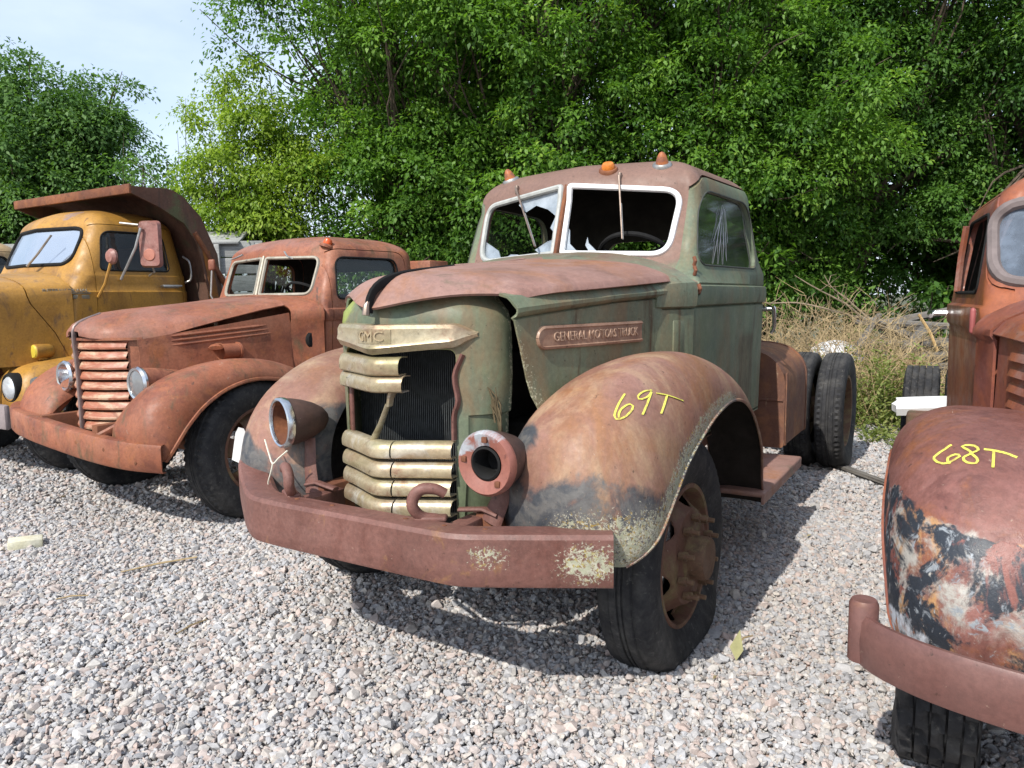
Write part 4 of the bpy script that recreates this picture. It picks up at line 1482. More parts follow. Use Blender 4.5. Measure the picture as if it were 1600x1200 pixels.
    # ---- headlights
    for s in (1, -1):
        c = (s * (.478 if s > 0 else .462), -.600, .903 if s > 0 else .962)
        L = MB().lathe([(.001, .120), (.026, .113), (.050, .092), (.073, .052), (.091, .0), (.101, -.045), (.104, -.075)], c, 'y', 36)
        z0 = np.array(L.v)
        L.zone = [(0, .97 * smooth01(v[1], -.60, -.50) * smooth01(v[0], c[0] - .02, c[0] + .06), 0) for v in z0]
        hl = obj('headlight', L, M_LAMP, T, 50)
        hp = Vector((c[0], c[1] + .05, c[2]))
        if s > 0:
            obj('bezel', MB().lathe([(.104, -.072), (.110, -.082), (.110, -.098), (.100, -.112), (.085, -.108), (.060, -.098), (.056, -.085)], c, 'y', 40), worn('bezel_half_rust', (.30, .115, .085), [((.42, .44, .47), 14, .50, .10, None, 0), ((.16, .06, .05), 18, .66, .05, None, None)], .4, .5, .1), hl)
            paint_zone(hl.children[-1].data if hl.children else hl.data, lambda c_: np.c_[smooth01(c_[:, 2] - .35 * (c_[:, 0] - .485), c[2] + .035, c[2] + .06) * 1.05, 0 * c_[:, 0], 0 * c_[:, 0]])
            obj('lamp_socket', MB().lathe([(.057, -.10), (.050, -.104), (.046, -.098), (.042, -.02), (.0, .0)], c, 'y', 28), M_BLACK, hl)
            for bx_ in ((.005, -.112, .082), (-.082, -.106, .01), (.05, -.108, -.062)):
                obj('lamp_bolt', MB().box((c[0] + bx_[0], c[1] + bx_[1], c[2] + bx_[2]), (.02, .012, .02), .003), M_RUST, hl)
        else:
            obj('bezel', MB().lathe([(.102, -.072), (.108, -.076), (.110, -.092), (.107, -.104), (.100, -.108), (.094, -.104), (.092, -.094)], c, 'y', 40), M_CHROME, hl)
            obj('lamp_bowl', MB().lathe([(.094, -.096), (.088, -.03), (.068, .03), (.03, .06), (.0, .065)], c, 'y', 28), M_RUST, hl)
        if s < 0:
            for o_ in [hl]:
                o_.matrix_basis = Matrix.Translation(hp) @ Matrix.Rotation(R_(-19), 4, 'Z') @ Matrix.Scale(.93, 4) @ Matrix.Translation(-hp)
        obj('headlight_bracket', MB().tube([(c[0], -.57, c[2] - .075), (c[0] - s * .01, -.585, .77), (s * .43, -.60, .67)], [.030, .034, .040], 8, True, .35, (0, 1, 0)).tube([(s * .30, -.60, .70), (s * .40, -.60, .715), (s * .46, -.60, .70)], .018, 8, True, .5), M_BUMPER, T)
    # ---- bumper: pressed channel with angled ends
    path3 = spline([(-.955, -.50, .07), (-.82, -.635, .05), (-.64, -.765, .018), (-.52, -.838, .004), (-.40, -.862, 0), (0, -.868, 0), (.36, -.868, 0), (.47, -.858, 0), (.57, -.812, 0), (.74, -.722, 0), (.902, -.634, 0)], 64)
    path = path3[:, :2]
    tn = np.gradient(path, axis=0)
    tn /= np.linalg.norm(tn, axis=1, keepdims=True)
    nx = np.c_[tn[:, 1], -tn[:, 0]]
    sec = [(-.115, .672), (-.112, .690), (-.10, .699), (-.05, .703), (-.020, .704), (-.005, .703), (0, .694), (0, .66), (0, .60), (0, .556), (-.004, .545), (-.014, .540), (-.05, .540)]
    g = np.array([[(p[0] + q[0] * a, p[1] + q[1] * a, .70 + (z - .70) * (1 - .50 * float(smooth01(-p[0], .48, .96))) + p[2]) for a, z in sec] for p, q in zip(path3, nx)])
    zz = np.zeros(g.shape)
    d1 = np.hypot((g[..., 0] - .83) / .16, (g[..., 2] - .62) / .11)
    d2 = np.hypot((g[..., 0] - .56) / .13, (g[..., 2] - .635) / .07)
    zz[..., 1] = np.clip(np.maximum(smooth01(d1, 2.3, .1) * 1.06, smooth01(d2, 2.2, .1) * 1.05), 0, 1.05) * (g[..., 2] < .695)
    bmb = MB().thick(g, .007, False, zz)
    bumper = obj('bumper', bmb, M_BUMPER, T, 24)
    for (x, y, z) in ((-.20, -.868, .625), (-.165, -.868, .618)):
        obj('bumper_hole', MB().lathe([(.012, 0), (.010, .003), (0, .003)], (x, y + .001, z), 'y', 10), M_BLACK, bumper)
    for x in (-.30, -.12, .22, .38, .52):
        bl = MB().lathe([(.010, 0), (.009, .006), (.001, .008)], (x, np.interp(x, path[:, 0], path[:, 1]) + .065, .704), 'z', 8)
        obj('bumper_bolt', bl, M_RUST, bumper)
    for s in (1, -1):
        x = .255 if s > 0 else -.345
        y = -.79
        hk = spline([(x + s * .05, y + .05, .705), (x + s * .01, y + .015, .715), (x - s * .005, y - .01, .75), (x - s * .003, y - .008, .785), (x + s * .02, y + .005, .812), (x + s * .06, y + .03, .812), (x + s * .085, y + .05, .795)], 22)
        hkm = MB().tube(hk, [.0165 + .004 * math.sin(i * .14) for i in range(22)], 9).box((x + s * .035, y + .035, .708), (.11, .05, .02), .008, (0, 0, s * .5))
        hkm.zone = [(0, .75 * (v[2] < .76) * (s > 0), 0) for v in hkm.v]
        obj('tow_hook', hkm, M_BUMPER, T, 50)
    for s in (1, -1):
        obj('frame_horn', MB().box((s * .36, -.68, .61), (.07, .32, .15), .008), M_BUMPER, T)
    # ---- running boards, side box
    for s in (1, -1):
        rb = MB().box((s * .80, 1.62, .425), (.33, 1.00, .03), .012, None, 3).box((s * .955, 1.62, .405), (.016, 1.00, .06), .006)
        obj('running_board', rb, M_HOOD, T, 40)
        prof = rounded([(.40, .475), (.885, .475), (.885, .96), (.78, 1.085), (.60, 1.125), (.40, 1.115)], [.03, .03, .10, .10, .1, .02], 5)
        bx = MB().prism([(s * a, b) for a, b in prof], 2.14, 2.86, 'y')
        bx.v = [(q[0] * .96, q[1], .475 + (q[2] - .475) * .97) for q in bx.v]
        bx.zone = [((.9 if v[1] < 2.25 or s * v[0] > .8 else 0) * (v[2] < 1.0) * (1 if s * v[0] > .86 else .2), 0, 0) for v in bx.v]
        b = obj('side_box', bx, M_TANK, T, 40)
        obj('box_strap', MB().prism([(s * (a * .96 + (.006 if a > .5 else 0)), .475 + (b - .475) * .97 + (.006 if b > .6 else 0)) for a, b in prof], 2.83, 2.865, 'y'), M_TANK, b)
        obj('box_seam', MB().box((s * .62, 2.135, .78), (.44, .010, .012)), M_TANK, b)
        obj('box_corner', MB().box((s * .853, 2.17, .72), (.012, .035, .46), .004), M_TANK, b)
    # ---- wheels
    for s in (1, -1):
        make_wheel(T, (s * .785, .17, .392 if s > 0 else .52), s, .478, .225, M_RIM, M_TYRE, .105 if s > 0 else .03, 10, 'out', -.01, hub=M_HUB, lug=.006)
        make_wheel(T, (s * .900, 3.97, .472), s, .480, .215, M_HUB, M_TYRE, .008, 8, 'in')
        make_wheel(T, (s * .650, 3.97, .472), -s, .480, .215, M_HUB, M_TYRE, .008, 0, 'in')
    return T


green = build_green_truck()
# ------------------------------------------------------------------ generic cab for the neighbouring trucks
def make_cab(T, P, mat, door, win, panes, rear=None, glass=None, doors=(1, -1), zone=None, seal=M_BLACK, sill=None):
    shell = cab_shell(P)
    if 'taper' in P:
        shell.v = [(x * float(np.interp(y, *P['taper'])), y, z) for x, y, z in shell.v]
    bv = bvh_of(shell)
    me = cab_mesh(shell, mat, M_CAB_SHADE)
    def out(g):
        if len(door) > 4:
            q = np.array(door) - np.array([np.mean([p[0] for p in door]), np.mean([p[1] for p in door])])
            return rounded([(p[0] + g * np.sign(d[0]), p[1] + g * np.sign(d[1])) for p, d in zip(door, q)], [.03, .05, .12, .10, .12, .06], 6)
        y0, y1, z0, z1 = door
        return rounded([(y0 - g, z0 - g), (y1 + g, z0 - g), (y1 + g, z1 + g), (y0 + .06 - g, z1 + g)], [.03, .05, .12, .10], 6)
    res = {'bvh': bv, 'doors': {}}
    wo = rounded(win, [.05, .05, .09, .09], 6)
    for s in (1, -1):
        if s in doors:
            d = boolean(me.copy(), MB().prism(out(0), s * P.get('dx', .59), s * 1.2, 'x').mesh('c', True), 'INTERSECT')
            d = boolean(d, MB().prism(wo, s * P.get('dx', .59), s * 1.2, 'x').mesh('c', True))
            me = boolean(me, MB().prism(out(.006), s * P.get('dx', .59), s * 1.2, 'x').mesh('c', True))
            if zone:
                paint_zone(d, zone)
            dd = obj('door', d, mat, T, 40, False)
            res['doors'][s] = dd
            obj('window_seal', MB().loop(project(bv, densify(wo, .08), '-x' if s > 0 else '+x', s * 1.4), .008, 6), seal, dd)
            if glass:
                q = [tuple(Vector(p) - Vector((s * .018, 0, 0))) for p in project(bv, densify(wo, .2), '-x' if s > 0 else '+x', s * 1.4)]
                obj('window_glass', MB().poly(q), glass, dd, 0)
        else:
            me = boolean(me, MB().prism(wo, s * P.get('dx', .59), s * 1.2, 'x').mesh('c', True))
    cut = MB()
    for p in panes:
        cut.prism(p, P.get('cut0', .2), P.get('cut1', 1.35), 'y')
    if rear:
        cut.prism(rear, 1.65, 2.5, 'y')
    me = boolean(me, cut.mesh('c', True))
    if zone:
        paint_zone(me, zone)
    res['cab'] = obj('cab', me, mat, T, 40, False)
    return res


def hood_lid(ctrl, t=.010, nu=18):
    """ctrl rows: (y, half width, z centre, z edge); the first rows round off the nose"""
    g = []
    for (y, w, zc, ze, bow) in ctrl:
        row = []
        for u in np.linspace(-1, 1, 2 * nu + 1):
            z = ze + (zc - ze) * max(0, 1 - abs(u) ** 2.3) ** .75
            row.append((u * w, y + bow * abs(u) ** 2, z))
        row[0] = (row[0][0], row[0][1], row[0][2] - .015)
        row[-1] = (row[-1][0], row[-1][1], row[-1][2] - .015)
        g.append(row)
    return MB().thick(np.array(g), t, False)


# ------------------------------------------------------------------ red truck
M_RED = worn('red_rust_paint', (.255, .085, .043), [
    ((.315, .13, .075), 1.8, .52, .16, None, None),
    ((.165, .056, .034), 4.0, .57, .12, None, None),
    ((.125, .078, .042), 6, .60, .09, (1, 1, .3), None),
    ((.30, .11, .045), 7, .62, .10, None, None),
    ((.065, .042, .032), 9, .665, .06, (1, 1, .25), None),
    ((.27, .130, .098), 2.2, .52, .2, None, 0),
    ((.14, .085, .07), 12, .64, .08, None, 0),
    ((.34, .25, .19), 18, .70, .05, None, None),
], .55, .38, .28, .2)
M_REDG = worn('red_grille_bar', (.30, .10, .055), [((.48, .33, .22), 8, .55, .12, (.6, 1, 3), None), ((.20, .07, .035), 7, .62, .1, None, None)], .5, .4, .2)
M_TRIM = plain('bare_trim', (.34, .31, .25), .5, .3, .25, 16, .15)


def build_red_truck():
    T = empty('flatbed_truck', 'red rusted truck with horizontal grille bars, between the yellow and green trucks', 'truck', (-2.5025, 5.3944, 0), -0.6224)
    P = dict(zs=[.70, .9, 1.1, 1.2, 1.285, 1.29, 1.30, 1.34, 1.375, 1.385, 1.42, 1.48, 1.54, 1.60, 1.66, 1.72, 1.78],
             w=[(.70, .70), (1.285, .715), (1.295, .728), (1.37, .730), (1.385, .712), (1.78, .675)],
             yf=[(.70, .86), (1.38, .86), (1.48, .80), (1.78, .89)], vee=[(.7, .02), (1.40, .03), (1.48, .10), (1.78, .115)],
             yb=[(.7, 1.97), (1.78, 1.95)], rf=[(.7, .03), (1.38, .03), (1.48, .07), (1.78, .09)], rb=.13, h=.190, n=3.0, nz=2.2)
    pL = rounded([(.030, 1.492), (.555, 1.492), (.560, 1.775), (.030, 1.785)], [.02, .07, .07, .02], 6)
    pR = [(-x, z) for x, z in pL]
    def zone(c):
        return np.c_[smooth01(c[:, 2], 1.75, 1.88), 0 * c[:, 0], 0 * c[:, 0]]
    R = make_cab(T, P, M_RED, (.93, 1.80, .74, 1.835), [(1.02, 1.455), (1.715, 1.455), (1.70, 1.775), (1.04, 1.775)], [pL, pR], rounded([(-.42, 1.5), (.42, 1.5), (.40, 1.70), (-.40, 1.70)], [.06] * 4, 5), M_GLASS, zone=zone)
    for o_ in (pL, pR):
        obj('windshield_frame', MB().loop(project(R['bvh'], densify(o_, .06), 'y', .2), .014, 6), M_TRIM, T)
    obj('windshield_post', MB().tube([(0, .80, 1.47), (0, .90, 1.80)], .020, 8, True, .7), M_TRIM, T)
    wp = MB().tube([(.27, .885, 1.825), (.33, .86, 1.79), (.40, .86, 1.765)], [.008, .006, .004], 6)
    obj('wiper', wp, M_STEEL, T)
    obj('wiper', MB().tube([(-.27, .885, 1.825), (-.36, .87, 1.80), (-.42, .87, 1.79)], [.008, .006, .004], 6), M_STEEL, T)
    h, nn, i_, d_ = R['bvh'].ray_cast(Vector((.585, 1.04, 3)), Vector((0, 0, -1)))
    ml = obj('marker_lamp', MB().lathe([(.055, -.015), (.055, .0), (.045, .012), (.034, .014)], (0, 0, 0), 'z', 16).tube([(0, .02, 0), (0, .12, -.012)], [.045, .01], 8), M_RED, T)
    ml.location = h
    ml.rotation_euler = (-.25, .2, 0)
    obj('lamp_lens', MB().lathe([(.032, .012), (.034, .03), (.028, .05), (.0, .062)], (0, 0, 0), 'z', 16), M_LENSR, ml)
    obj('mirror_arm', MB().tube([(-.70, .92, 1.36), (-.75, .88, 1.50), (-.735, .90, 1.76)], .009, 7), M_STEEL, T)
    obj('mirror', MB().box((-.735, .895, 1.76), (.07, .03, .10), .02, (0, 0, .3), 3), M_RED, T)
    obj('seat', MB().box((0, 1.72, 1.22), (1.2, .16, .45), .05), M_DARK, T)
    sw = MB()
    cw = Vector((.30, 1.10, 1.47))
    sw.loop([cw + Matrix.Rotation(R_(-35), 3, 'X') @ Vector((.2 * math.cos(t), .2 * math.sin(t), 0)) for t in np.linspace(0, 6.283, 32, endpoint=False)], .012, 6)
    obj('steering_wheel', sw, M_BLACK, T)
    # cowl and hood side
    g = []
    for (y, w, zc, ze) in ((.66, .585, 1.475, 1.375), (.74, .63, 1.482, 1.378), (.82, .685, 1.487, 1.382), (.868, .712, 1.490, 1.385)):
        row = [(w, y, .84), (w, y, 1.1), (w + .002, y, 1.28), (w + .012, y, 1.30), (w + .012, y, 1.36), (w, y, ze)]
        for u in np.linspace(.97, -.97, 21):
            row.append((u * w, y - .04 * (1 - u * u) * (y > .8) * 0, ze + (zc - ze) * (1 - abs(u) ** 2.3) ** .75))
        row += [(-a, b, c) for a, b, c in row[5::-1]]
        g.append(row)
    cowl = obj('cowl', MB().thick(np.array(g), .010, True), M_RED, T, 35)
    hole = MB().lathe([(.001, .715), (.040, .713), (.052, .70), (.05, .66)], (0, 0, 0), 'x', 20)
    hole.v = [(a - .040, .795 + b, 1.15 + c * 1.3) for a, b, c in hole.v]
    obj('cowl_hole', hole, M_BLACK, cowl)
    for s in (1, -1):
        rows = []
        for v in np.linspace(0, 1, 16):
            y = -.40 + (.655 + .40) * v
            x = np.interp(y, [-.4, -.1, .3, .66], [.405, .470, .540, .588])
            zt = 1.205 + .150 * v
            rows.append([(s * (x + dx), y, .80 + .10 * v + (zt - .80 - .10 * v) * t) for t, dx in ((0, .02), (.25, .005), (.5, 0), (.8, 0), (1, -.01))])
        sd = obj('hood_side', MB().thick(np.array(rows), .008, s > 0), M_RED, T, 35)
        for k in range(3):
            z0 = 1.160 + .030 * k
            q = [(s * (np.interp(y, [-.4, -.1, .3, .66], [.405, .470, .540, .588]) + .004), y, z0 + .060 * (y + .22) / .8) for y in np.linspace(-.20, .50 - .02 * k, 12)]
            obj('side_louver', MB().tube(q, np.concatenate([[.004], np.full(10, .012), [.004]]), 6), M_RED, sd)
    cap = MB().lathe([(.055, -.07), (.055, .06), (.062, .06), (.062, .075), (.0, .075)], (.55, .16, 1.10), 'y', 18)
    cap.tube([(.55, .06, 1.13), (.50, .10, 1.155), (.47, .15, 1.15)], [.05, .04, .02], 8, True, .3)
    obj('hood_latch', cap, M_RED, T)
    # lid: raised, overhanging, rounded front
    YS = .075
    ctrl = [(-.675, .07, 1.262, 1.250, .0), (-.668, .16, 1.285, 1.236, .02), (-.64, .24, 1.312, 1.228, .05), (-.58, .315, 1.340, 1.222, .08), (-.48, .37, 1.372, 1.222, .08), (-.32, .415, 1.392, 1.242, .05), (-.1, .455, 1.408, 1.282, 0), (.2, .505, 1.428, 1.340, 0), (.45, .55, 1.450, 1.392, 0), (.62, .575, 1.470, 1.420, 0)]
    lid = obj('hood_panel', hood_lid([(y + YS * float(smooth01(.3 - y, 0, .6)), w, a, b, c) for y, w, a, b, c in ctrl]), M_RED, T, 50)
    paint_zone(lid.data, lambda c: np.c_[np.full(len(c), .95), 0 * c[:, 0], 0 * c[:, 0]])
    md = spline([(0, y + YS, z) for y, z in ((-.672, .575), (-.672, 1.0), (-.680, 1.20), (-.672, 1.285), (-.62, 1.325), (-.50, 1.368))], 30)
    obj('hood_molding', MB().tube(md, .018, 8, True, .8, (1, 0, 0)), plain('dull_molding', (.20, .15, .14), .45, .4, .2, 14, .1), T)
    # grille
    half = spline([(0, -.570), (.10, -.552), (.22, -.505), (.31, -.445), (.355, -.40), (.385, -.36)], 26)
    def vy(x):
        return np.interp(abs(x), half[:, 0], half[:, 1])
    zt = np.linspace(1.195, .60, 10)
    for k in range(9):
        for s in (1, -1):
            a, b = zt[k], zt[k] - .045
            rows = []
            for x in np.linspace(.012, .335, 16):
                lw = 1 - .10 * (1.2 - a)
                rows.append([(s * x * lw, vy(x) + .035, a + .004), (s * x * lw, vy(x) - .002, a), (s * x * lw, vy(x) - .010, a - .006), (s * x * lw, vy(x) - .024, b + .010), (s * x * lw, vy(x) - .022, b + .002), (s * x * lw, vy(x) - .012, b), (s * x * lw, vy(x) + .03, b)])
            obj('grille_bar', MB().thick(np.array(rows), .004, s < 0), M_REDG, T, 30)
    rows = []
    for z in (1.22, .575):
        rows.append([(x, vy(x) + .06, z) for x in np.linspace(-.34, .34, 15)])
    obj('radiator_core', MB().thick(np.array(rows), .02, False), M_BLACK, T)
    for s in (1, -1):
        q = np.array([[(s * x, y, z) for x, y in ((.330, -.430), (.350, -.405), (.385, -.365), (.408, -.33), (.41, -.30))] for z in (1.205, 1.0, .8, .60)])
        q[:, :, 0] *= np.array([1, .98, .965, .94])[:, None]
        obj('grille_side_post', MB().thick(q, .01, s < 0), M_RED, T, 40)
        rows = []
        for z in (1.205, 1.222):
            rows.append([(s * x, vy(x) - .012 if x < .385 else -.36, z) for x in np.linspace(0, .39, 14)])
        obj('grille_top', MB().thick(np.array(rows), .02, s < 0), M_RED, T, 40)
    # fenders
    I = [(.44, -.60, .50), (.44, -.62, .60), (.44, -.58, .70), (.45, -.42, .80), (.46, -.22, .88), (.48, -.02, .93), (.52, .2, .94), (.56, .42, .92), (.60, .62, .82), (.63, .78, .66), (.64, .9, .5)]
    C = [(.72, -.635, .50), (.74, -.665, .60), (.76, -.655, .72), (.78, -.58, .86), (.79, -.42, .975), (.80, -.20, 1.045), (.80, .03, 1.068), (.80, .28, 1.04), (.80, .52, .95), (.80, .74, .78), (.80, .9, .55)]
    O = [(.93, -.56, .50), (.955, -.54, .54), (.965, -.50, .60), (.965, -.42, .70), (.965, -.30, .81), (.965, -.14, .895), (.965, .05, .935), (.965, .26, .915), (.965, .48, .84), (.96, .68, .70), (.95, .84, .50)]
    gf = fender_grid(I, C, O, 48, 7, 12)
    for s in (1, -1):
        q = gf if s > 0 else mirror(gf)
        f = obj('fender', MB().thick(q, .006, s > 0), M_RED, T, 50, lining=M_WELL)
        paint_zone(f.data, lambda c: np.c_[smooth01(c[:, 2], .8, 1.0) * .9, 0 * c[:, 0], 0 * c[:, 0]])
        lipo = [tuple(Vector(p) + Vector((0, 0, -.0))) for p in q[:, -1]]
        obj('fender_lip', MB().tube(lipo, .013, 6), M_RED, f)
    # headlights, parking lamps
    for s in (1, -1):
        c = (s * (.505 if s > 0 else .475), -.425, .935)
        hl = obj('headlight', MB().lathe([(.001, .42), (.02, .40), (.045, .32), (.07, .20), (.090, .08), (.098, 0), (.100, -.03)], c, 'y', 30), M_RED, T, 60)
        obj('bezel', MB().lathe([(.100, -.028), (.110, -.035), (.111, -.05), (.100, -.066), (.086, -.062), (.084, -.05)], c, 'y', 30), M_CHROME, hl)
        obj('lens' if s > 0 else 'reflector_bowl', MB().lathe([(.086, -.055), (.06, -.068), (.0, -.073)] if s > 0 else [(.086, -.052), (.07, .01), (.04, .05), (.0, .06)], c, 'y', 24), plain('grey_lens', (.16, .165, .17), .15, 0, .2, 8, .05, .6) if s > 0 else M_CHROME, hl)
        obj('headlight_bracket', MB().tube(spline([(s * .505, -.42, .85), (s * .50, -.46, .78), (s * .46, -.58, .68), (s * .40, -.70, .61)], 12), .030, 8, True, .6), M_RED, T)
    obj('parking_lamp', MB().lathe([(.001, -.06), (.045, -.055), (.055, -.03), (.05, .02), (.03, .06), (.001, .075)], (-.86, -.48, .86), 'y', 18).tube([(-.86, -.46, .82), (-.85, -.44, .76)], .02, 6), plain('grey_parking_lamp', (.12, .115, .11), .5, .2, .2, 20, .1), T)
    # bumper: bowed flat channel, lower at its left end
    path = spline([(-1.01, -.60), (-.92, -.665), (-.75, -.715), (-.4, -.745), (0, -.752), (.4, -.745), (.72, -.70), (.96, -.60)], 48)
    tn = np.gradient(path, axis=0)
    tn /= np.linalg.norm(tn, axis=1, keepdims=True)
    nx = np.c_[tn[:, 1], -tn[:, 0]]
    sec = [(-.075, .075), (-.02, .083), (-.004, .080), (0, .070), (0, 0), (0, -.065), (-.006, -.075), (-.03, -.077)]
    def zc(x):
        return np.interp(x, [-1.0, -.7, 0, 1.0], [.645, .615, .575, .515])
    bmp = obj('bumper', MB().thick(np.array([[(p[0] + q[0] * a, p[1] + q[1] * a, zc(p[0]) + z) for a, z in sec] for p, q in zip(path, nx)]), .008, False), M_RED, T, 35)
    paint_zone(bmp.data, lambda c: np.c_[smooth01(c[:, 2], .5, .62) * .5, 0 * c[:, 0], 0 * c[:, 0]])
    for x in (-.93, -.72, -.40, -.35, -.02, .25, .55, .8):
        obj('bumper_bolt', MB().lathe([(.016, 0), (.014, -.008), (.001, -.010)], (x, np.interp(x, path[:, 0], path[:, 1]), zc(x) + (.02 if int(x * 100) % 2 else -.03)), 'y', 8), M_RUST, bmp)
    # chassis and the deck behind
    obj('chassis_frame', MB().box((.38, 1.9, .60), (.07, 5.2, .18), .005).box((-.38, 1.9, .60), (.07, 5.2, .18), .005), M_RUST, T)
    obj('engine', MB().box((0, .1, .92), (.5, 1.0, .5), .04), M_DARK, T)
    obj('rear_box', MB().box((.30, 2.50, 1.66), (.30, .30, .28), .015, (0, 0, .1)).box((.30, 2.5, 1.1), (.08, .08, 1.0), .005), M_RED, T)
    obj('axle', MB().tube([(-.8, 0, .44), (.8, 0, .44)], .045, 10), M_RUST, T)
    obj('running_board', MB().box((.78, 1.45, .46), (.34, 1.2, .03), .01), M_RED, T)
    for s in (1, -1):
        make_wheel(T, (s * .835, .11, .455), s, .475, .235, M_RIM, M_TYRE, .01, 6, 'out', steer=.06)
        make_wheel(T, (s * .84, 3.6, .47), s, .48, .24, M_RIM, M_TYRE, .01, 0, 'in')
    return T


red = build_red_truck()
# ------------------------------------------------------------------ yellow dump truck and the tan truck behind it
M_YEL = worn('yellow_paint', (.355, .182, .034), [
    ((.40, .205, .035), 1.5, .52, .18, None, None),
    ((.25, .125, .030), 3.2, .57, .13, (1, 1, .5), None),
    ((.17, .095, .04), 7, .63, .08, (1, 1, .4), None),
    ((.14, .065, .03), 10, .68, .05, (1, 1, .2), None),
    ((.24, .15, .11), 18, .70, .05, None, None),
    ((.26, .17, .13), 5, .56, .07, None, 0),
], .48, .4, .2, .18)
M_DUMP = worn('dump_body_rust', (.105, .055, .038), [((.15, .08, .055), 2, .54, .15, None, None), ((.06, .04, .032), 5, .58, .1, (1, 1, .3), None), ((.24, .095, .022), 3, .56, .14, None, 0), ((.085, .09, .045), 4, .6, .1, None, None)], .75, .25, .35)
M_TAN = worn('tan_rust_paint', (.36, .25, .13), [((.22, .11, .065), 3, .56, .12, None, None), ((.42, .31, .18), 2, .55, .15, None, None)], .6, .3, .2)
M_REDLENS = worn('mirror_back', (.27, .115, .095), [((.36, .20, .17), 6, .55, .14, None, None), ((.16, .06, .045), 9, .6, .1, None, None)], .4, .5, .12)


def rounded_cab(T, mat, glassw, glassd, zone=None):
    P = dict(zs=[.80, 1.0, 1.2, 1.4, 1.548, 1.553, 1.565, 1.62, 1.69, 1.702, 1.712, 1.76, 1.82, 1.88, 1.94, 2.0, 2.06, 2.12],
             w=[(.80, .80), (1.548, .80), (1.56, .785), (1.70, .772), (1.71, .762), (2.12, .705)],
             yf=[(.80, .60), (1.55, .62), (1.70, .68), (2.12, .86)], vee=[(.80, .05), (1.55, .08), (1.72, .10), (2.12, .12)],
             yb=[(.80, 1.94), (1.7, 1.94), (2.12, 1.87)], rf=[(.8, .05), (1.5, .06), (1.75, .16), (2.12, .17)], rb=.22, h=.225, n=2.6, nz=2.0, cut0=.1, cut1=1.2)
    ws = rounded([(-.58, 1.80), (.58, 1.80), (.575, 2.135), (-.575, 2.135)], [.12] * 4, 8)
    R = make_cab(T, P, mat, (.90, 1.80, .86, 2.165), [(.995, 1.745), (1.69, 1.745), (1.66, 2.105), (1.06, 2.105)], [ws], rounded([(-.45, 1.80), (.45, 1.80), (.45, 2.02), (-.45, 2.02)], [.08] * 4, 6), glassd, zone=zone)
    wl = project(R['bvh'], densify(ws, .07), 'y', -.2)
    obj('windshield_seal', MB().loop(wl, .018, 8), M_BLACK, T)
    g = []
    for u in np.linspace(-.60, .60, 17):
        g.append([tuple(Vector(project(R['bvh'], [(u, z)], 'y', -.2)[0]) + Vector((0, .006, 0))) for z in np.linspace(1.785, 2.15, 7)])
    obj('windshield', MB().grid(g), glassw, T, 60)
    obj('seat', MB().box((0, 1.70, 1.45), (1.3, .16, .5), .05), M_DARK, T)
    obj('dashboard', MB().box((0, .98, 1.72), (1.3, .16, .12), .04), M_DARK, T)
    return R


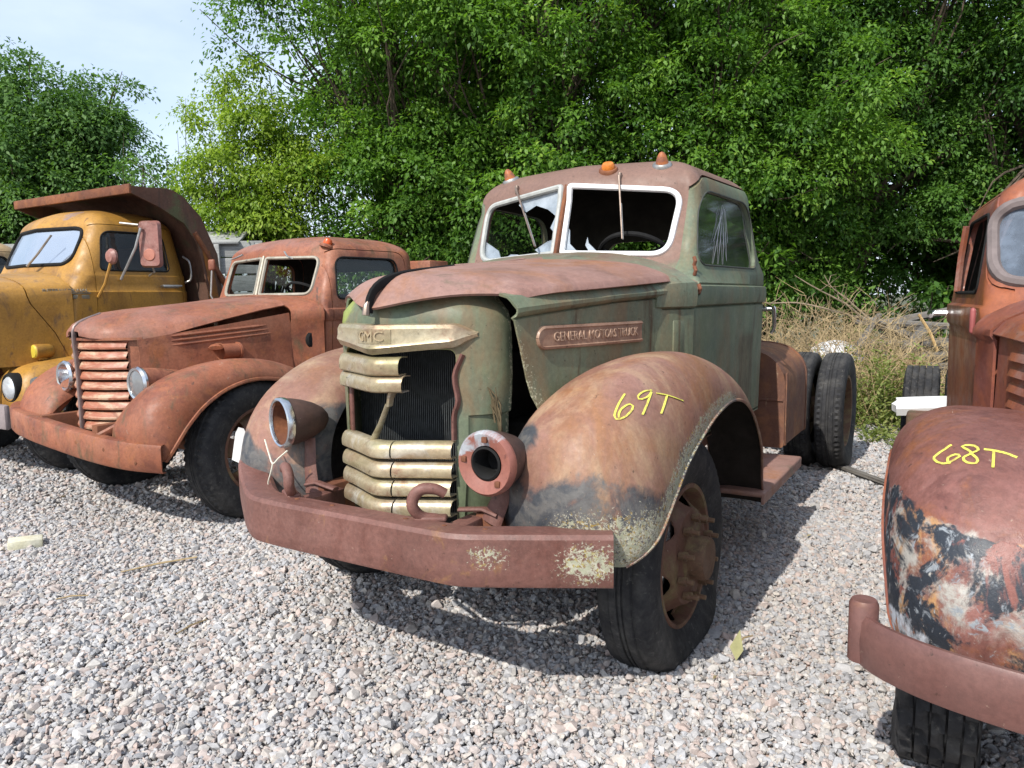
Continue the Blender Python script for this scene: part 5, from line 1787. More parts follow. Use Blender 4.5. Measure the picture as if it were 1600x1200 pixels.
def build_yellow_truck():
    T = empty('dump_truck', 'yellow dump truck with a rusty brown dump body at the left edge', 'truck', (-4.893, 6.441, 0), -0.55)
    def zone(c):
        n = hash_noise(c, 9, 3)
        spot = smooth01(np.hypot((c[:, 0] - .28) / .14, (c[:, 1] - 1.05) / .16), 1.2, .5) * (c[:, 2] > 2.2)
        edge = smooth01(np.abs(c[:, 2] - 1.70), .05, .0) * .45
        return np.c_[np.clip(spot * 1.1 + edge, 0, 1), 0 * n, 0 * n]
    R = rounded_cab(T, M_YEL, M_GLASSB, M_GLASS, zone)
    for s, d in R['doors'].items():
        hb = MB().tube([(s * .800, 1.56, 1.60), (s * .845, 1.56, 1.60), (s * .850, 1.60, 1.60), (s * .848, 1.75, 1.605)], [.012, .013, .014, .010], 8).box((s * .805, 1.66, 1.60), (.012, .17, .035), .005)
        obj('door_handle', hb, M_STEEL, d)
    obj('grab_handle', MB().tube(spline([(.742, 1.865, 1.64), (.79, 1.90, 1.68), (.78, 1.90, 1.84), (.725, 1.865, 1.90)], 14), .011, 7), M_STEEL, T)
    obj('wiper', MB().tube([(.18, .655, 1.79), (.30, .70, 1.90), (.43, .765, 2.06)], [.012, .009, .006], 7).tube([(.27, .685, 1.87), (.43, .757, 2.06)], .008, 6), M_STEEL, T)
    # hood and cowl: wide sides meeting a slanted seam
    def ring(y, w, zc, ze, zb, bow=0):
        row = [(w + .012, y + bow, zb), (w + .006, y + bow, 1.2), (w, y + bow, 1.45), (w, y + bow, ze - .05), (w - .012, y + bow, ze)]
        for u in np.linspace(.97, -.97, 23):
            row.append((u * (w - .012), y, ze + (zc - ze) * (1 - abs(u) ** 2.4) ** .7))
        return row + [(-a, b, c) for a, b, c in row[4::-1]]
    def slant(ya, yb, w0, w1, z0, z1, e0, e1, k0, k1, n=10):
        g = []
        for t in np.linspace(0, 1, n):
            row = ring(0, w0 + (w1 - w0) * t, z0 + (z1 - z0) * t, e0 + (e1 - e0) * t, .93)
            out = []
            for (x, y, z) in row:
                sl = smooth01(1.56 - z, 0, .62) * .33
                a = ya + (sl if k0 else 0)
                b = yb + (sl if k1 else 0)
                out.append((x, a + (b - a) * t, z))
            g.append(out)
        return np.array(g)
    obj('cowl', MB().thick(slant(.345, .70, .765, .795, 1.690, 1.735, 1.56, 1.575, True, False), .012, True), M_YEL, T, 35)
    hood = obj('hood_panel', MB().thick(slant(-.42, .335, .62, .764, 1.600, 1.688, 1.50, 1.559, False, True, 16), .012, True), M_YEL, T, 35)
    obj('hood_front', MB().box((0, -.40, 1.25), (1.16, .06, .62), .02), M_YEL, T)
    obj('grille_panel', MB().box((0, -.44, 1.15), (.9, .04, .5), .02), M_DARK, T)
    tm = text_mesh('INTERNATIONAL', .040, .004, Matrix.Translation((.796, .655, 1.560)) @ Matrix.Rotation(R_(85.5), 4, 'Z') @ Matrix.Rotation(math.pi / 2, 4, 'X') @ Matrix.Diagonal((1.22, 1, 1, 1)))
    nb = obj('name_badge', MB().box((.7865, .655, 1.537), (.010, .42, .012), .003, (0, 0, R_(-4.8))).box((.795, .785, 1.505), (.010, .14, .036), .004, (0, 0, R_(-4.8))), plain('dull_badge', (.22, .19, .13), .5, .2, .25, 20, .1), T)
    tm.transform(Matrix.Translation((-.006, 0, 0)))
    obj('badge_lettering', tm, plain('badge_letter_grey', (.30, .29, .24), .5, .2, .2, 20, .1), nb, 0, False)
    # fenders
    I = [(.55, .06, .45), (.55, .04, .60), (.56, .06, .78), (.60, .14, .90), (.68, .34, .955), (.74, .62, .99), (.78, .86, .98), (.79, 1.0, .90)]
    C = [(.82, .03, .45), (.82, .01, .60), (.82, .03, .78), (.84, .11, .90), (.88, .32, .955), (.90, .62, .985), (.90, .88, .97), (.90, 1.06, .88)]
    O = [(1.00, .10, .45), (1.01, .08, .60), (1.02, .10, .72), (1.02, .18, .80), (1.03, .36, .845), (1.03, .62, .865), (1.03, .90, .84), (1.02, 1.10, .70)]
    sh_ = lambda L: [(x, y + .10 * float(smooth01(.5 - y, 0, .4)), z) for x, y, z in L]
    gf = fender_grid(sh_(I), sh_(C), sh_(O), 30, 6, 9)
    for s in (1, -1):
        obj('fender', MB().thick(gf if s > 0 else mirror(gf), .006, s > 0), M_YEL, T, 50)
        c = (s * .83, .150, .762)
        hl = obj('headlight', MB().lathe([(.122, .06), (.128, -.01), (.120, -.035), (.104, -.040), (.098, -.03)], c, 'y', 28), M_BLACK, T)
        obj('lens', MB().lathe([(.100, -.028), (.08, -.048), (.04, -.058), (.0, -.060)], c, 'y', 24), plain('clear_lens', (.62, .66, .70), .12, .35, .2, 12, .1, .6), hl)
        sg = obj('signal_lamp', MB().lathe([(.001, .10), (.045, .095), (.062, .07), (.062, -.05), (.058, -.055)], (s * .76, .42, 1.045), 'y', 20).box((s * .76, .43, .985), (.05, .08, .03), .01), M_YEL, T)
        obj('lamp_lens', MB().lathe([(.060, -.052), (.05, -.066), (.0, -.072)], (s * .76, .42, 1.045), 'y', 20), plain('yellow_lens', (.62, .50, .06), .35, 0, .2, 12, .1), sg)
    obj('bumper', MB().box((.42, -.03, .56), (1.35, .05, .20), .02), plain('pale_bumper', (.24, .20, .20), .55, .1, .2, 8, .15), T)
    # mirrors on the driver's door
    ma = obj('fender_mirror', MB().tube([(.80, .93, 1.50), (.86, .97, 1.62), (.93, 1.00, 1.82)], .013, 7), M_YEL, T)
    obj('mirror_head', MB().lathe([(.001, -.03), (.05, -.025), (.072, .0), (.070, .02), (.001, .03)], (.935, 1.0, 1.86), 'y', 18), M_REDLENS, ma)
    mm = obj('side_mirror', MB().tube([(.795, 1.16, 1.66), (.93, 1.24, 1.95), (.97, 1.28, 2.13)], .012, 7).tube([(.78, 1.20, 2.18), (.97, 1.26, 2.155)], .011, 7).tube([(.79, 1.45, 1.70), (.95, 1.40, 1.73), (.97, 1.36, 1.82)], .010, 7), M_STEEL, T)
    rr = rounded([(-.108, -.215), (.108, -.215), (.108, .215), (-.108, .215)], .045, 5)
    def at(p, d):
        return Vector((.985, 1.36, 1.985)) + Matrix.Rotation(R_(28), 3, 'Z') @ Vector((p[0], d, p[1]))
    hd = MB()
    n = len(rr)
    hd.add([tuple(at(p, 0)) for p in rr] + [tuple(at((p[0] * .85, p[1] * .93), -.035)) for p in rr], [tuple(range(n)), tuple(range(2 * n - 1, n - 1, -1))] + [(i, (i + 1) % n, n + (i + 1) % n, n + i) for i in range(n)])
    mh = obj('mirror_head', hd, M_REDLENS, mm, 40)
    bb = MB()
    bb.lathe([(.001, -.012), (.05, -.010), (.06, .0)], (0, 0, 0), 'y', 18)
    bb.v = [tuple(at((a, -.10 + c * 1.0), -.033 + b)) for a, b, c in bb.v]
    obj('round_mirror', bb, plain('mirror_boss', (.42, .17, .12), .4, 0, .2, 10, .1), mm, 40)
    # chassis, wheels and dump body
    obj('chassis_frame', MB().box((.42, 1.55, .72), (.09, 3.7, .22), .005).box((-.42, 1.55, .72), (.09, 3.7, .22), .005), M_RUST, T)
    for s in (1, -1):
        make_wheel(T, (s * .86, .64, .44), s, .45, .25, M_YEL, M_TYRE, .01, 6, 'out')
        make_wheel(T, (s * .92, 2.75, .50), s, .52, .27, M_YEL, M_TYRE, .01, 0, 'in')
    B = MB()
    # canopy: front lip over the cab, then the sloping front wall and the side walls
    prof = [(1.20, 2.475), (1.20, 2.425), (1.62, 2.43), (1.80, 2.30), (1.99, 1.92), (2.02, 1.20)]
    x0 = 1.00
    B.thick(np.array([[(x, y, z) for y, z in [(1.18, 2.49), (1.55, 2.515), (1.68, 2.46), (1.83, 2.30), (2.00, 1.92), (2.03, .98)]] for x in (-x0, 0, x0)]), .03, False)
    for s in (1, -1):
        B.prism([(1.62, 2.50), (1.74, 2.43), (1.90, 2.28), (2.07, 1.92), (2.12, 1.36), (3.25, 1.34), (3.25, .98), (2.0, .98), (1.99, 1.90), (1.82, 2.28)], s * x0, s * (x0 - .03), 'x')
        B.prism([(1.18, 2.495), (1.18, 2.43), (1.45, 2.33), (1.70, 2.20), (1.83, 2.02), (1.92, 1.60), (1.97, 1.45), (2.03, 1.45), (2.03, 1.92), (1.86, 2.27), (1.72, 2.44), (1.60, 2.50)], s * (x0 + .002), s * (x0 + .022), 'x')
    B.box((0, 2.65, .99), (2.1, 1.2, .05), .01)
    body = obj('dump_body', B, M_DUMP, T, 30)
    obj('canopy_lip', MB().box((0, 1.175, 2.47), (2.04, .03, .085), .008), M_RUST, body)
    for s in (1, -1):
        rib = obj('body_rib', MB().prism([(1.88, 1.95), (1.96, 1.95), (2.04, 1.45), (1.96, 1.45)], s * .985, s * 1.03, 'x').box((s * 1.0, 2.10, 1.22), (.06, .10, .46), .01), M_DUMP, body)
        paint_zone(rib.data, lambda c: np.c_[np.full(len(c), 1.05), 0 * c[:, 0], 0 * c[:, 0]])
    obj('side_brace', MB().tube([(1.02, 1.80, 2.12), (1.02, 2.0, 1.81), (1.02, 2.26, 1.42)], .035, 8, True, .7), M_RUST, body)
    return T


yellow = build_yellow_truck()


def build_tan_truck():
    T = empty('tan_truck', 'tan rusted truck cab cut off by the left edge, beyond the yellow dump truck', 'truck', (-7.75, 8.45, -.06), -0.52)
    rounded_cab(T, M_TAN, M_GLASSB, M_GLASS)
    obj('hood_panel', MB().box((0, .1, 1.40), (1.25, 1.1, .50), .12, None, 4), M_TAN, T, 50)
    for s in (1, -1):
        obj('fender', MB().box((s * .82, .25, .84), (.36, 1.0, .25), .10, None, 4), M_TAN, T, 50)
        make_wheel(T, (s * .88, .3, .50), s, .50, .25, M_RIM, M_TYRE, .01, 0, 'out')
        make_wheel(T, (s * .88, 3.3, .50), s, .50, .25, M_RIM, M_TYRE, .01, 0, 'in')
    obj('chassis_frame', MB().box((0, 1.8, .72), (.9, 4.2, .2), .01), M_RUST, T)
    obj('cab_visor', MB().box((0, .72, 2.16), (1.3, .18, .02), .006, (-.5, 0, 0)), M_RUST, T)
    return T


tan = build_tan_truck()
# ------------------------------------------------------------------ maroon truck at the right edge
M_MAR = worn('maroon_rust', (.200, .062, .038), [
    ((.30, .092, .032), 2.0, .52, .15, (1, 1, .5), None),
    ((.15, .052, .042), 3.0, .56, .12, None, None),
    ((.24, .13, .105), 3.4, .60, .10, None, None),
    ((.55, .46, .40), 7, .60, .05, None, 0),
    ((.26, .10, .095), 5, .50, .16, None, 1),
], .42, .5, .15)
M_MFEN = worn('peeling_fender', (.175, .068, .052), [
    ((.22, .10, .085), 2.4, .52, .15, None, None),
    ((.12, .045, .036), 7, .58, .1, None, None),
    ((.24, .085, .035), 5, .62, .10, None, None),
    ((.34, .32, .285), 6.0, .475, .07, None, 0),
    ((.40, .22, .10), 6.5, .55, .07, None, 0),
    ((.022, .027, .036), 6.2, .465, .04, None, 0),
    ((.23, .25, .27), 26, .60, .05, None, 2),
    ((.42, .40, .35), 60, .66, .05, None, 2),
    ((.19, .070, .055), 6.0, .545, .035, None, 0, 6),
    ((.50, .53, .58), 6, .47, .05, (1, 1, .45), 1, 6),
    ((.30, .11, .04), 13, .60, .05, None, 1),
], .45, .5, .55, .2)
M_MBUM = worn('maroon_bumper', (.120, .054, .045), [((.155, .074, .062), 2.4, .52, .16, None, None), ((.20, .085, .035), 4, .66, .08, (.4, 1, 2), None)], .42, .5, .15)


def build_right_truck():
    T = empty('maroon_truck', 'maroon truck cut off by the right edge, its peeling fender marked 68T', 'truck', (2.045, 1.90, 0), -0.52)
    P = dict(zs=[.70, .9, 1.1, 1.24, 1.275, 1.28, 1.29, 1.33, 1.375, 1.385, 1.42, 1.48, 1.54, 1.60, 1.66, 1.72, 1.76],
             w=[(.70, .785), (1.275, .795), (1.29, .808), (1.375, .810), (1.385, .792), (1.76, .738)],
             yf=[(.70, .62), (1.30, .62), (1.45, .70), (1.76, .81)], vee=[(.7, .03), (1.30, .05), (1.45, .13), (1.76, .15)],
             yb=[(.7, 1.98), (1.76, 1.94)], rf=[(.7, .05), (1.3, .06), (1.45, .07), (1.76, .08)], taper=([.6, 1.9], [.845, 1.01]), rb=.16, h=.235, n=2.5, nz=2.0)
    pL = rounded([(.030, 1.475), (.660, 1.470), (.665, 1.785), (.030, 1.80)], [.02, .11, .11, .02], 8)
    pR = [(-x, z) for x, z in pL]
    def zone(c):
        n = hash_noise(c, 12, 9)
        top = smooth01(c[:, 2], 1.74, 1.86) * (c[:, 1] < 1.35)
        low = smooth01(c[:, 2], 1.2, 1.3) * smooth01(1.5 - c[:, 2], 0, .1) * (c[:, 1] < .85)
        return np.c_[np.clip(top * .98 + .9 * low, 0, 1), smooth01(c[:, 2], 1.3, 1.5) * .9, 0 * n]
    R = make_cab(T, P, M_MAR, [(.66, .76), (1.86, .76), (1.86, 1.83), (1.01, 1.83), (.94, 1.50), (.66, 1.37)], [(1.03, 1.435), (1.70, 1.435), (1.69, 1.765), (1.09, 1.765)], [pL, pR], rounded([(-.4, 1.5), (.4, 1.5), (.38, 1.70), (-.38, 1.70)], [.07] * 4, 5), None, zone=zone)
    for o_ in (pL, pR):
        fr = project(R['bvh'], densify(o_, .06), 'y', .0)
        obj('windshield_seal', MB().loop(fr, .024, 8), plain('weathered_seal', (.16, .13, .125), .7, 0, .2, 16, .2), T)
        g = project(R['bvh'], densify(o_, .15), 'y', .0)
        obj('windshield', MB().poly([tuple(Vector(p) + Vector((0, .012, 0))) for p in g]), M_GLASSB, T, 0)
    for s, d in R['doors'].items():
        obj('door_handle', MB().tube([(s * .802, 1.86, 1.33), (s * .85, 1.86, 1.33), (s * .88, 1.86, 1.33)], [.014, .012, .013], 8).tube([(s * .878, 1.84, 1.335), (s * .882, 1.80, 1.33), (s * .878, 1.70, 1.32)], [.016, .015, .011], 8), M_CHROME, d)
        obj('door_hinge', MB().box((s * .728, .665, 1.33), (.02, .06, .10), .012, None, 3), plain('hinge_red', (.27, .075, .07), .5, 0, .2, 12, .1), d)
        obj('door_trim', MB().tube([(s * .77, 1.62, 1.44), (s * .76, 1.63, 1.60), (s * .745, 1.60, 1.75)], .016, 6), M_MAR, d)
    obj('seat', MB().box((0, 1.74, 1.15), (1.2, .16, .5), .05), M_DARK, T)
    # cowl and hood
    g = []
    for (y, w, zc, ze) in ((.50, .655, 1.44, 1.30), (.56, .675, 1.45, 1.305), (.60, .695, 1.462, 1.31), (.632, .704, 1.468, 1.31)):
        row = [(w, y, .80), (w, y, 1.1), (w, y, 1.265), (w + .014, y, 1.285), (w + .014, y, 1.30), (w, y, ze + .012)]
        for u in np.linspace(.97, -.97, 21):
            row.append((u * w, y, ze + .012 + (zc - ze) * (1 - abs(u) ** 2.3) ** .75))
        row += [(-a, b, c) for a, b, c in row[5::-1]]
        g.append(row)
    cw = obj('cowl', MB().thick(np.array(g), .010, True), M_MAR, T, 35)
    ctrl = [(-.66, .10, 1.30, 1.285, .0), (-.65, .22, 1.335, 1.265, .03), (-.60, .34, 1.365, 1.255, .08), (-.48, .42, 1.385, 1.255, .10), (-.2, .50, 1.400, 1.27, .05), (.1, .57, 1.415, 1.285, 0), (.49, .665, 1.438, 1.30, 0)]
    hd = obj('hood_panel', hood_lid(ctrl), M_MAR, T, 50)
    for s in (1, -1):
        def hx(y):
            return np.interp(y, [-.5, -.2, .1, .5], [.415, .485, .555, .645])
        rows = [[(s * (hx(y) + dx), y, .78 + (1.262 + .022 * (y + .5) - .78) * t) for t, dx in ((0, .02), (.3, .004), (.6, 0), (1, -.004))] for y in np.linspace(-.5, .495, 14)]
        sd = obj('hood_side', MB().thick(np.array(rows), .008, s > 0), M_MAR, T, 35)
        for k in range(5):
            z = 1.225 - .052 * k
            q = MB()
            rr = []
            for y in np.linspace(-.05, .40, 8):
                x = hx(y)
                e = .024 if -.04 < y < .39 else .0
                rr.append([(s * (x + .001), y, z + .022), (s * (x + e * .6), y, z + .008), (s * (x + e), y, z - .014), (s * (x + .001), y, z - .016)])
            q.grid(rr, flip=s < 0)
            obj('side_louver', q, M_MAR, sd, 30)
    rows = []
    half = spline([(0, -.62), (.12, -.60), (.25, -.555), (.34, -.50), (.40, -.44)], 14)
    for z in (.56, .9, 1.25):
        rows.append([(-x, y, z) for x, y in half[::-1]] + [(x, y, z) for x, y in half[1:]])
    obj('radiator_shell', MB().thick(np.array(rows), .012, True), M_MAR, T, 40)
    for k in range(7):
        obj('grille_bar', MB().tube([(-x, y - .01, 1.18 - .08 * k) for x, y in half[::-3]] + [(x, y - .01, 1.18 - .08 * k) for x, y in half[1::3]], .014, 6), M_STEEL, T)
    # fenders: deep rounded, coming down behind the bumper
    I = [(.40, -.56, .50), (.40, -.585, .64), (.40, -.55, .80), (.42, -.46, .94), (.46, -.26, 1.04), (.52, -.02, 1.09), (.58, .25, 1.09), (.64, .48, 1.02), (.68, .66, .88), (.70, .78, .66), (.70, .86, .42)]
    C = [(.68, -.60, .48), (.69, -.645, .60), (.70, -.64, .76), (.71, -.575, .92), (.725, -.44, 1.035), (.74, -.22, 1.105), (.75, .04, 1.125), (.76, .30, 1.09), (.77, .54, .98), (.77, .74, .80), (.77, .90, .45)]
    O = [(.885, -.40, .47), (.918, -.36, .52), (.934, -.315, .62), (.948, -.27, .74), (.955, -.19, .84), (.955, -.07, .915), (.955, .10, .95), (.955, .28, .925), (.95, .48, .84), (.94, .68, .68), (.93, .84, .44)]
    I, C, O = [[(x, y, z - .045 * float(smooth01(z, .55, .95))) for x, y, z in L_] for L_ in (I, C, O)]
    gf = fender_grid(I, C, O, 60, 12, 20)
    n, m = gf.shape[:2]
    zz = np.zeros(gf.shape)
    hN = hash_noise(gf.reshape(-1, 3), 6, 11).reshape(n, m)
    low = smooth01(gf[..., 2] + .05 * hN, .95, .86)
    outer = smooth01(np.abs(gf[..., 0]), .60, .76)
    zz[..., 0] = np.clip(low * (1.0 + .14 * hN), 0, 1.15)
    zz[..., 1] = np.clip(np.maximum(smooth01(gf[..., 2] + .04 * hN, .70, .58) * smooth01(np.abs(gf[..., 0]), .74, .84) * 1.08, 0), 0, 1.15)
    zz[..., 2] = np.clip(low * 1.0, 0, 1)
    for s in (1, -1):
        q = gf if s > 0 else mirror(gf)
        f = obj('fender', MB().thick(q, .006, s > 0, zz), M_MFEN, T, 50, lining=M_WELL)
        obj('fender_lip', MB().tube([tuple(p) for p in q[:, -1]], .008, 6), M_MAR, f)
        if s < 0:
            bvf = bvh_of(MB().grid(q))
            for st in F68:
                pts = []
                for p in spline(st, 24):
                    h, nrm, i, d = bvf.find_nearest(Vector(p))
                    nrm = nrm if nrm.dot(Vector((-.2, -.5, .8))) > 0 else -nrm
                    pts.append(tuple(h + nrm * .002))
                obj('yellow_marking', MB().tube(pts, .0034, 6, True, .3, (-.25, -.55, .8)), M_YELLOW, f)
        hl = obj('headlight', MB().lathe([(.001, .22), (.05, .19), (.085, .10), (.10, 0), (.105, -.03), (.10, -.05)], (s * .44, -.56, .93), 'y', 24), M_MAR, T, 50)
        obj('lens', MB().lathe([(.10, -.045), (.06, -.062), (0, -.067)], (s * .44, -.56, .93), 'y', 24), M_STEEL, hl)
    # spring-steel bumper with rolled eyes
    path = spline([(-.985, -.595), (-.93, -.665), (-.82, -.735), (-.66, -.785), (-.45, -.82), (0, -.845), (.45, -.82), (.66, -.785), (.82, -.735), (.93, -.665), (.985, -.595)], 56)
    tn = np.gradient(path, axis=0)
    tn /= np.linalg.norm(tn, axis=1, keepdims=True)
    nx = np.c_[tn[:, 1], -tn[:, 0]]
    g = []
    for (p, q) in zip(path, nx):
        z0, z1 = .49, .607
        g.append([(p[0] - q[0] * .010, p[1] - q[1] * .010, z1), (p[0] - q[0] * .002, p[1] - q[1] * .002, z1 + .002), (p[0], p[1], z1 - .004), (p[0] + q[0] * .003, p[1] + q[1] * .003, (z0 + z1) / 2), (p[0], p[1], z0 + .004), (p[0] - q[0] * .002, p[1] - q[1] * .002, z0)])
    bp = obj('bumper', MB().thick(np.array(g), .010, False), M_MBUM, T, 35)
    for s in (1, -1):
        ey = MB().lathe([(.001, .535), (.030, .537), (.036, .525), (.036, .40 + .09), (.001, .488)], (s * .972, -.572, 0), 'z', 20)
        ey.v = [(a, b - .022, c + .115) if c > .5 else (a, b - .022, c) for a, b, c in ey.v]
        obj('bumper_eye', ey, M_MBUM, bp, 50)
    obj('backing_strip', MB().thick(np.array([[(p[0] - q[0] * .045, p[1] - q[1] * .045, z) for z in (.60, .50)] for p, q in zip(path, nx)][4:-4]), .008, False), M_MAR, bp, 35)
    obj('chassis_frame', MB().box((.38, 1.9, .58), (.07, 5.2, .18), .005).box((-.38, 1.9, .58), (.07, 5.2, .18), .005), M_RUST, T)
    obj('engine', MB().box((0, .1, .92), (.5, .9, .5), .04), M_DARK, T)
    for s in (1, -1):
        make_wheel(T, (s * .79, -.02, .435), s, .455, .215, M_RIM, M_TYRE, .015, 6, 'in', blocks=True)
        make_wheel(T, (s * .93, 3.5, .455), s, .455, .23, M_RIM, M_TYRE, .01, 0, 'in', blocks=True)
        make_wheel(T, (s * .67, 3.5, .455), s, .455, .23, M_RIM, M_TYRE, .01, 0, 'in', blocks=True)
    for s in (1, -1):
        obj('side_box', MB().box((s * .80, 2.95, .50), (.40, .42, .34), .02, None, 3), M_DUMP, T)
    obj('running_board', MB().box((.78, 1.35, .42), (.30, 1.1, .03), .01).box((-.78, 1.35, .42), (.30, 1.1, .03), .01), M_MAR, T)
    return T


F68 = [[(-0.803, -0.341, 1.062), (-0.825, -0.359, 1.043), (-0.844, -0.372, 1.025), (-0.846, -0.383, 1.018), (-0.836, -0.406, 1.013), (-0.815, -0.422, 1.018), (-0.794, -0.416, 1.032), (-0.78, -0.405, 1.043), (-0.783, -0.397, 1.046), (-0.797, -0.393, 1.042), (-0.811, -0.403, 1.031), (-0.813, -0.416, 1.023), (-0.805, -0.428, 1.021)], [(-0.731, -0.375, 1.063), (-0.739, -0.355, 1.07), (-0.765, -0.352, 1.068), (-0.772, -0.357, 1.065), (-0.758, -0.38, 1.059), (-0.74, -0.409, 1.049), (-0.734, -0.428, 1.04), (-0.74, -0.439, 1.034), (-0.759, -0.436, 1.033), (-0.77, -0.421, 1.038), (-0.768, -0.41, 1.044), (-0.749, -0.394, 1.054), (-0.73, -0.377, 1.062), (-0.731, -0.365, 1.067)], [(-0.717, -0.369, 1.065), (-0.689, -0.372, 1.064), (-0.664, -0.382, 1.059), (-0.642, -0.393, 1.053)], [(-0.695, -0.373, 1.063), (-0.697, -0.416, 1.046), (-0.699, -0.452, 1.028)]]
maroon = build_right_truck()
# ------------------------------------------------------------------ yard clutter
M_BOARD_SHADE = worn('weathered_shaded_board', (.115, .105, .095), [((.21, .195, .175), 3, .52, .15, (.6, 8, 8), None), ((.055, .048, .042), 5, .6, .1, (.5, 10, 10), None)], .85, .2, .4)  # weathered grey, darkened to carry the shadow lying on the heap
M_FRESH = worn('fresh_timber', (.42, .27, .12), [((.50, .36, .18), 3, .52, .15, (.6, 8, 8), None)], .8, .2, .3)
M_STRAW = plain('dry_stem', (.36, .27, .15), .85, 0, .3, 5, .2, .2)
M_FENCE = worn('grey_fence_plank', (.27, .275, .265), [((.36, .36, .35), 2.5, .52, .15, (.5, 8, 8), None), ((.18, .18, .17), 5, .6, .1, (.5, 9, 9), None)], .85, .2, .3)


def split_board(L, w, t, r, jag=.03):
    """a plank with ragged ends"""
    n = 5
    ys = np.linspace(-w / 2, w / 2, n)
    e0, e1 = -L / 2 + r.normal(0, jag, n), L / 2 + r.normal(0, jag, n)
    rows = []
    for i in range(n):
        rows.append([(e0[i], ys[i], r.normal(0, .002)), (e0[i] * .33, ys[i], r.normal(0, .004)), (e1[i] * .33, ys[i], r.normal(0, .004)), (e1[i], ys[i], r.normal(0, .002))])
    return MB().thick(np.array(rows), t, True)


def clutter():
    r = np.random.default_rng(5)
    # block of pale stone in the gravel
    b = obj('stone_block', MB().box((0, 0, .035), (.175, .115, .075), .008, (0, .05, 0)), worn('pale_block', (.56, .53, .38), [((.62, .60, .48), 5, .52, .14, None, None)], .85, .2, .3), None, 35)
    b.location, b.rotation_euler = (-2.89, 4.30, 0), (0, 0, .55)
    tag(b, 'pale yellow stone block lying on the gravel at the far left', 'block')
    st = obj('flat_stick', MB().tube([(-.19, 0, .03), (0, .006, .034), (.19, -.004, .03)], [.006, .011, .008], 6, True, .45), M_STRAW)
    st.location, st.rotation_euler = (-1.93, 3.94, .0), (0, 0, .62)
    tag(st, 'thin grey-green stick lying on the gravel in front of the red truck', 'stick')
    for (x, y, L, a, lab) in ((-1.42, 3.15, .16, 1.1, 'short pale twig in the open gravel at the lower left'), (-2.15, 3.5, .14, .3, 'short white straw on the gravel below the stone block'), (.95, 2.95, .10, .7, 'tiny brown twig beside the flat front tyre of the green truck')):
        o = obj('twig', MB().tube([(-L / 2, 0, .028), (0, .008, .033), (L / 2, 0, .028)], [.003, .0045, .003], 5), M_STRAW)
        o.location, o.rotation_euler = (x, y, 0), (0, 0, a)
        tag(o, lab, 'twig')
    lf = leaves_mesh(np.array([[0, 0, 0.]]), np.array([[.1, .1, 1.]]), np.array([[-.6, -.8, .1]]), np.array([.12]), np.array([.055]), np.array([.9]), 'fallen_leaf')
    o = obj('fallen_leaf', lf, plain('dry_leaf', (.30, .29, .14), .7, 0, .2, 30, .1), None, 0)
    o.location = (.865, 2.80, .012)
    tag(o, 'curled dry leaf standing in the gravel right of the flat tyre', 'leaf')
    w = obj('loose_plank', split_board(.86, .085, .022, r, .015), M_BOARD_SHADE, None, 30)
    w.location, w.rotation_euler = (2.74, 5.70, .045), (.1, 0, 1.75)
    tag(w, 'single grey plank lying on the gravel between the green truck rear tyre and maroon fender', 'plank')
    sc = obj('plastic_scrap', MB().add([(-.02, 0, 0), (.015, .005, -.03), (.025, 0, .02), (0, -.01, .05), (-.012, .012, .02)], [(0, 1, 2), (0, 2, 3), (0, 3, 4)]), M_WHITE, None, 0)
    sc.location = (-1.985, 4.66, .52)
    tag(sc, 'small white plastic scrap caught by the fender edge of the red truck', 'scrap')
    # paper tag and string on the green truck
    c_, s_ = math.cos(.5468), math.sin(.5468)
    def tw(p):
        return Vector((-0.1345 + p[0] * c_ + p[1] * s_, 3.2543 - p[0] * s_ + p[1] * c_, p[2]))
    tg = obj('paper_tag', MB().thick(np.array([[(-.030, 0, 0), (-.034, .008, .06), (-.028, .004, .125), (-.012, 0, .155)], [(.030, 0, -.008), (.032, .010, .06), (.034, .008, .125), (.016, 0, .155)]]), .001), M_WHITE, None, 60)
    tg.location, tg.rotation_euler = tw((-.950, -.545, .735)), (0, .18, -.35)
    tag(tg, 'blank white paper tag stuck at the left bumper end of the green truck', 'tag')
    M = Matrix.Translation(tw((0, 0, 0))) @ Matrix.Rotation(-.5468, 4, 'Z')
    cc = Vector((-.490, -.715, .928))
    pts = [cc + Vector((-.085, .012, -.035)), cc + Vector((-.05, 0, -.09)), cc + Vector((-.018, -.012, -.122)), cc + Vector((.012, -.008, -.098)), cc + Vector((.055, .0, -.065))]
    tail = [cc + Vector((-.018, -.012, -.122)), cc + Vector((-.028, -.016, -.16)), cc + Vector((-.052, -.01, -.20)), cc + Vector((-.056, -.005, -.225))]
    sg = obj('string', MB().tube([tuple(M @ Vector(p)) for p in spline(pts, 16)], .0032, 5).tube([tuple(M @ Vector(p)) for p in spline(tail, 10)], .003, 5), plain('cotton_string', (.62, .60, .50), .9, 0, .1, 30, 0))
    tag(sg, 'off-white string looped through the empty chrome-ringed headlight of the green truck', 'string')
    vine = MB()
    for k in range(9):
        x0, z0 = .385 + r.uniform(-.02, .01), r.uniform(.92, 1.0)
        p = [Vector((x0, -.455 + r.uniform(-.01, .02), z0)), Vector((x0 + r.normal(0, .012), -.462, z0 + .08)), Vector((x0 - abs(r.normal(0, .03)), -.478, z0 + r.uniform(.12, .19)))]
        vine.tube([tuple(M @ Vector(q)) for q in spline(p, 7)], np.linspace(.0045, .0016, 7), 5)
    vn = obj('dried_vine', vine, plain('vine_brown', (.10, .075, .04), .9, 0, .3, 30, .1))
    tag(vn, 'wisps of dead brown vine clinging to the nose side of the green truck', 'vine')
    # plank fence behind the red truck
    F = empty('plank_fence', 'weathered grey board fence between the dump body and the red truck cab', 'fence', (-5.25, 10.35, 0), .06)
    p0 = None
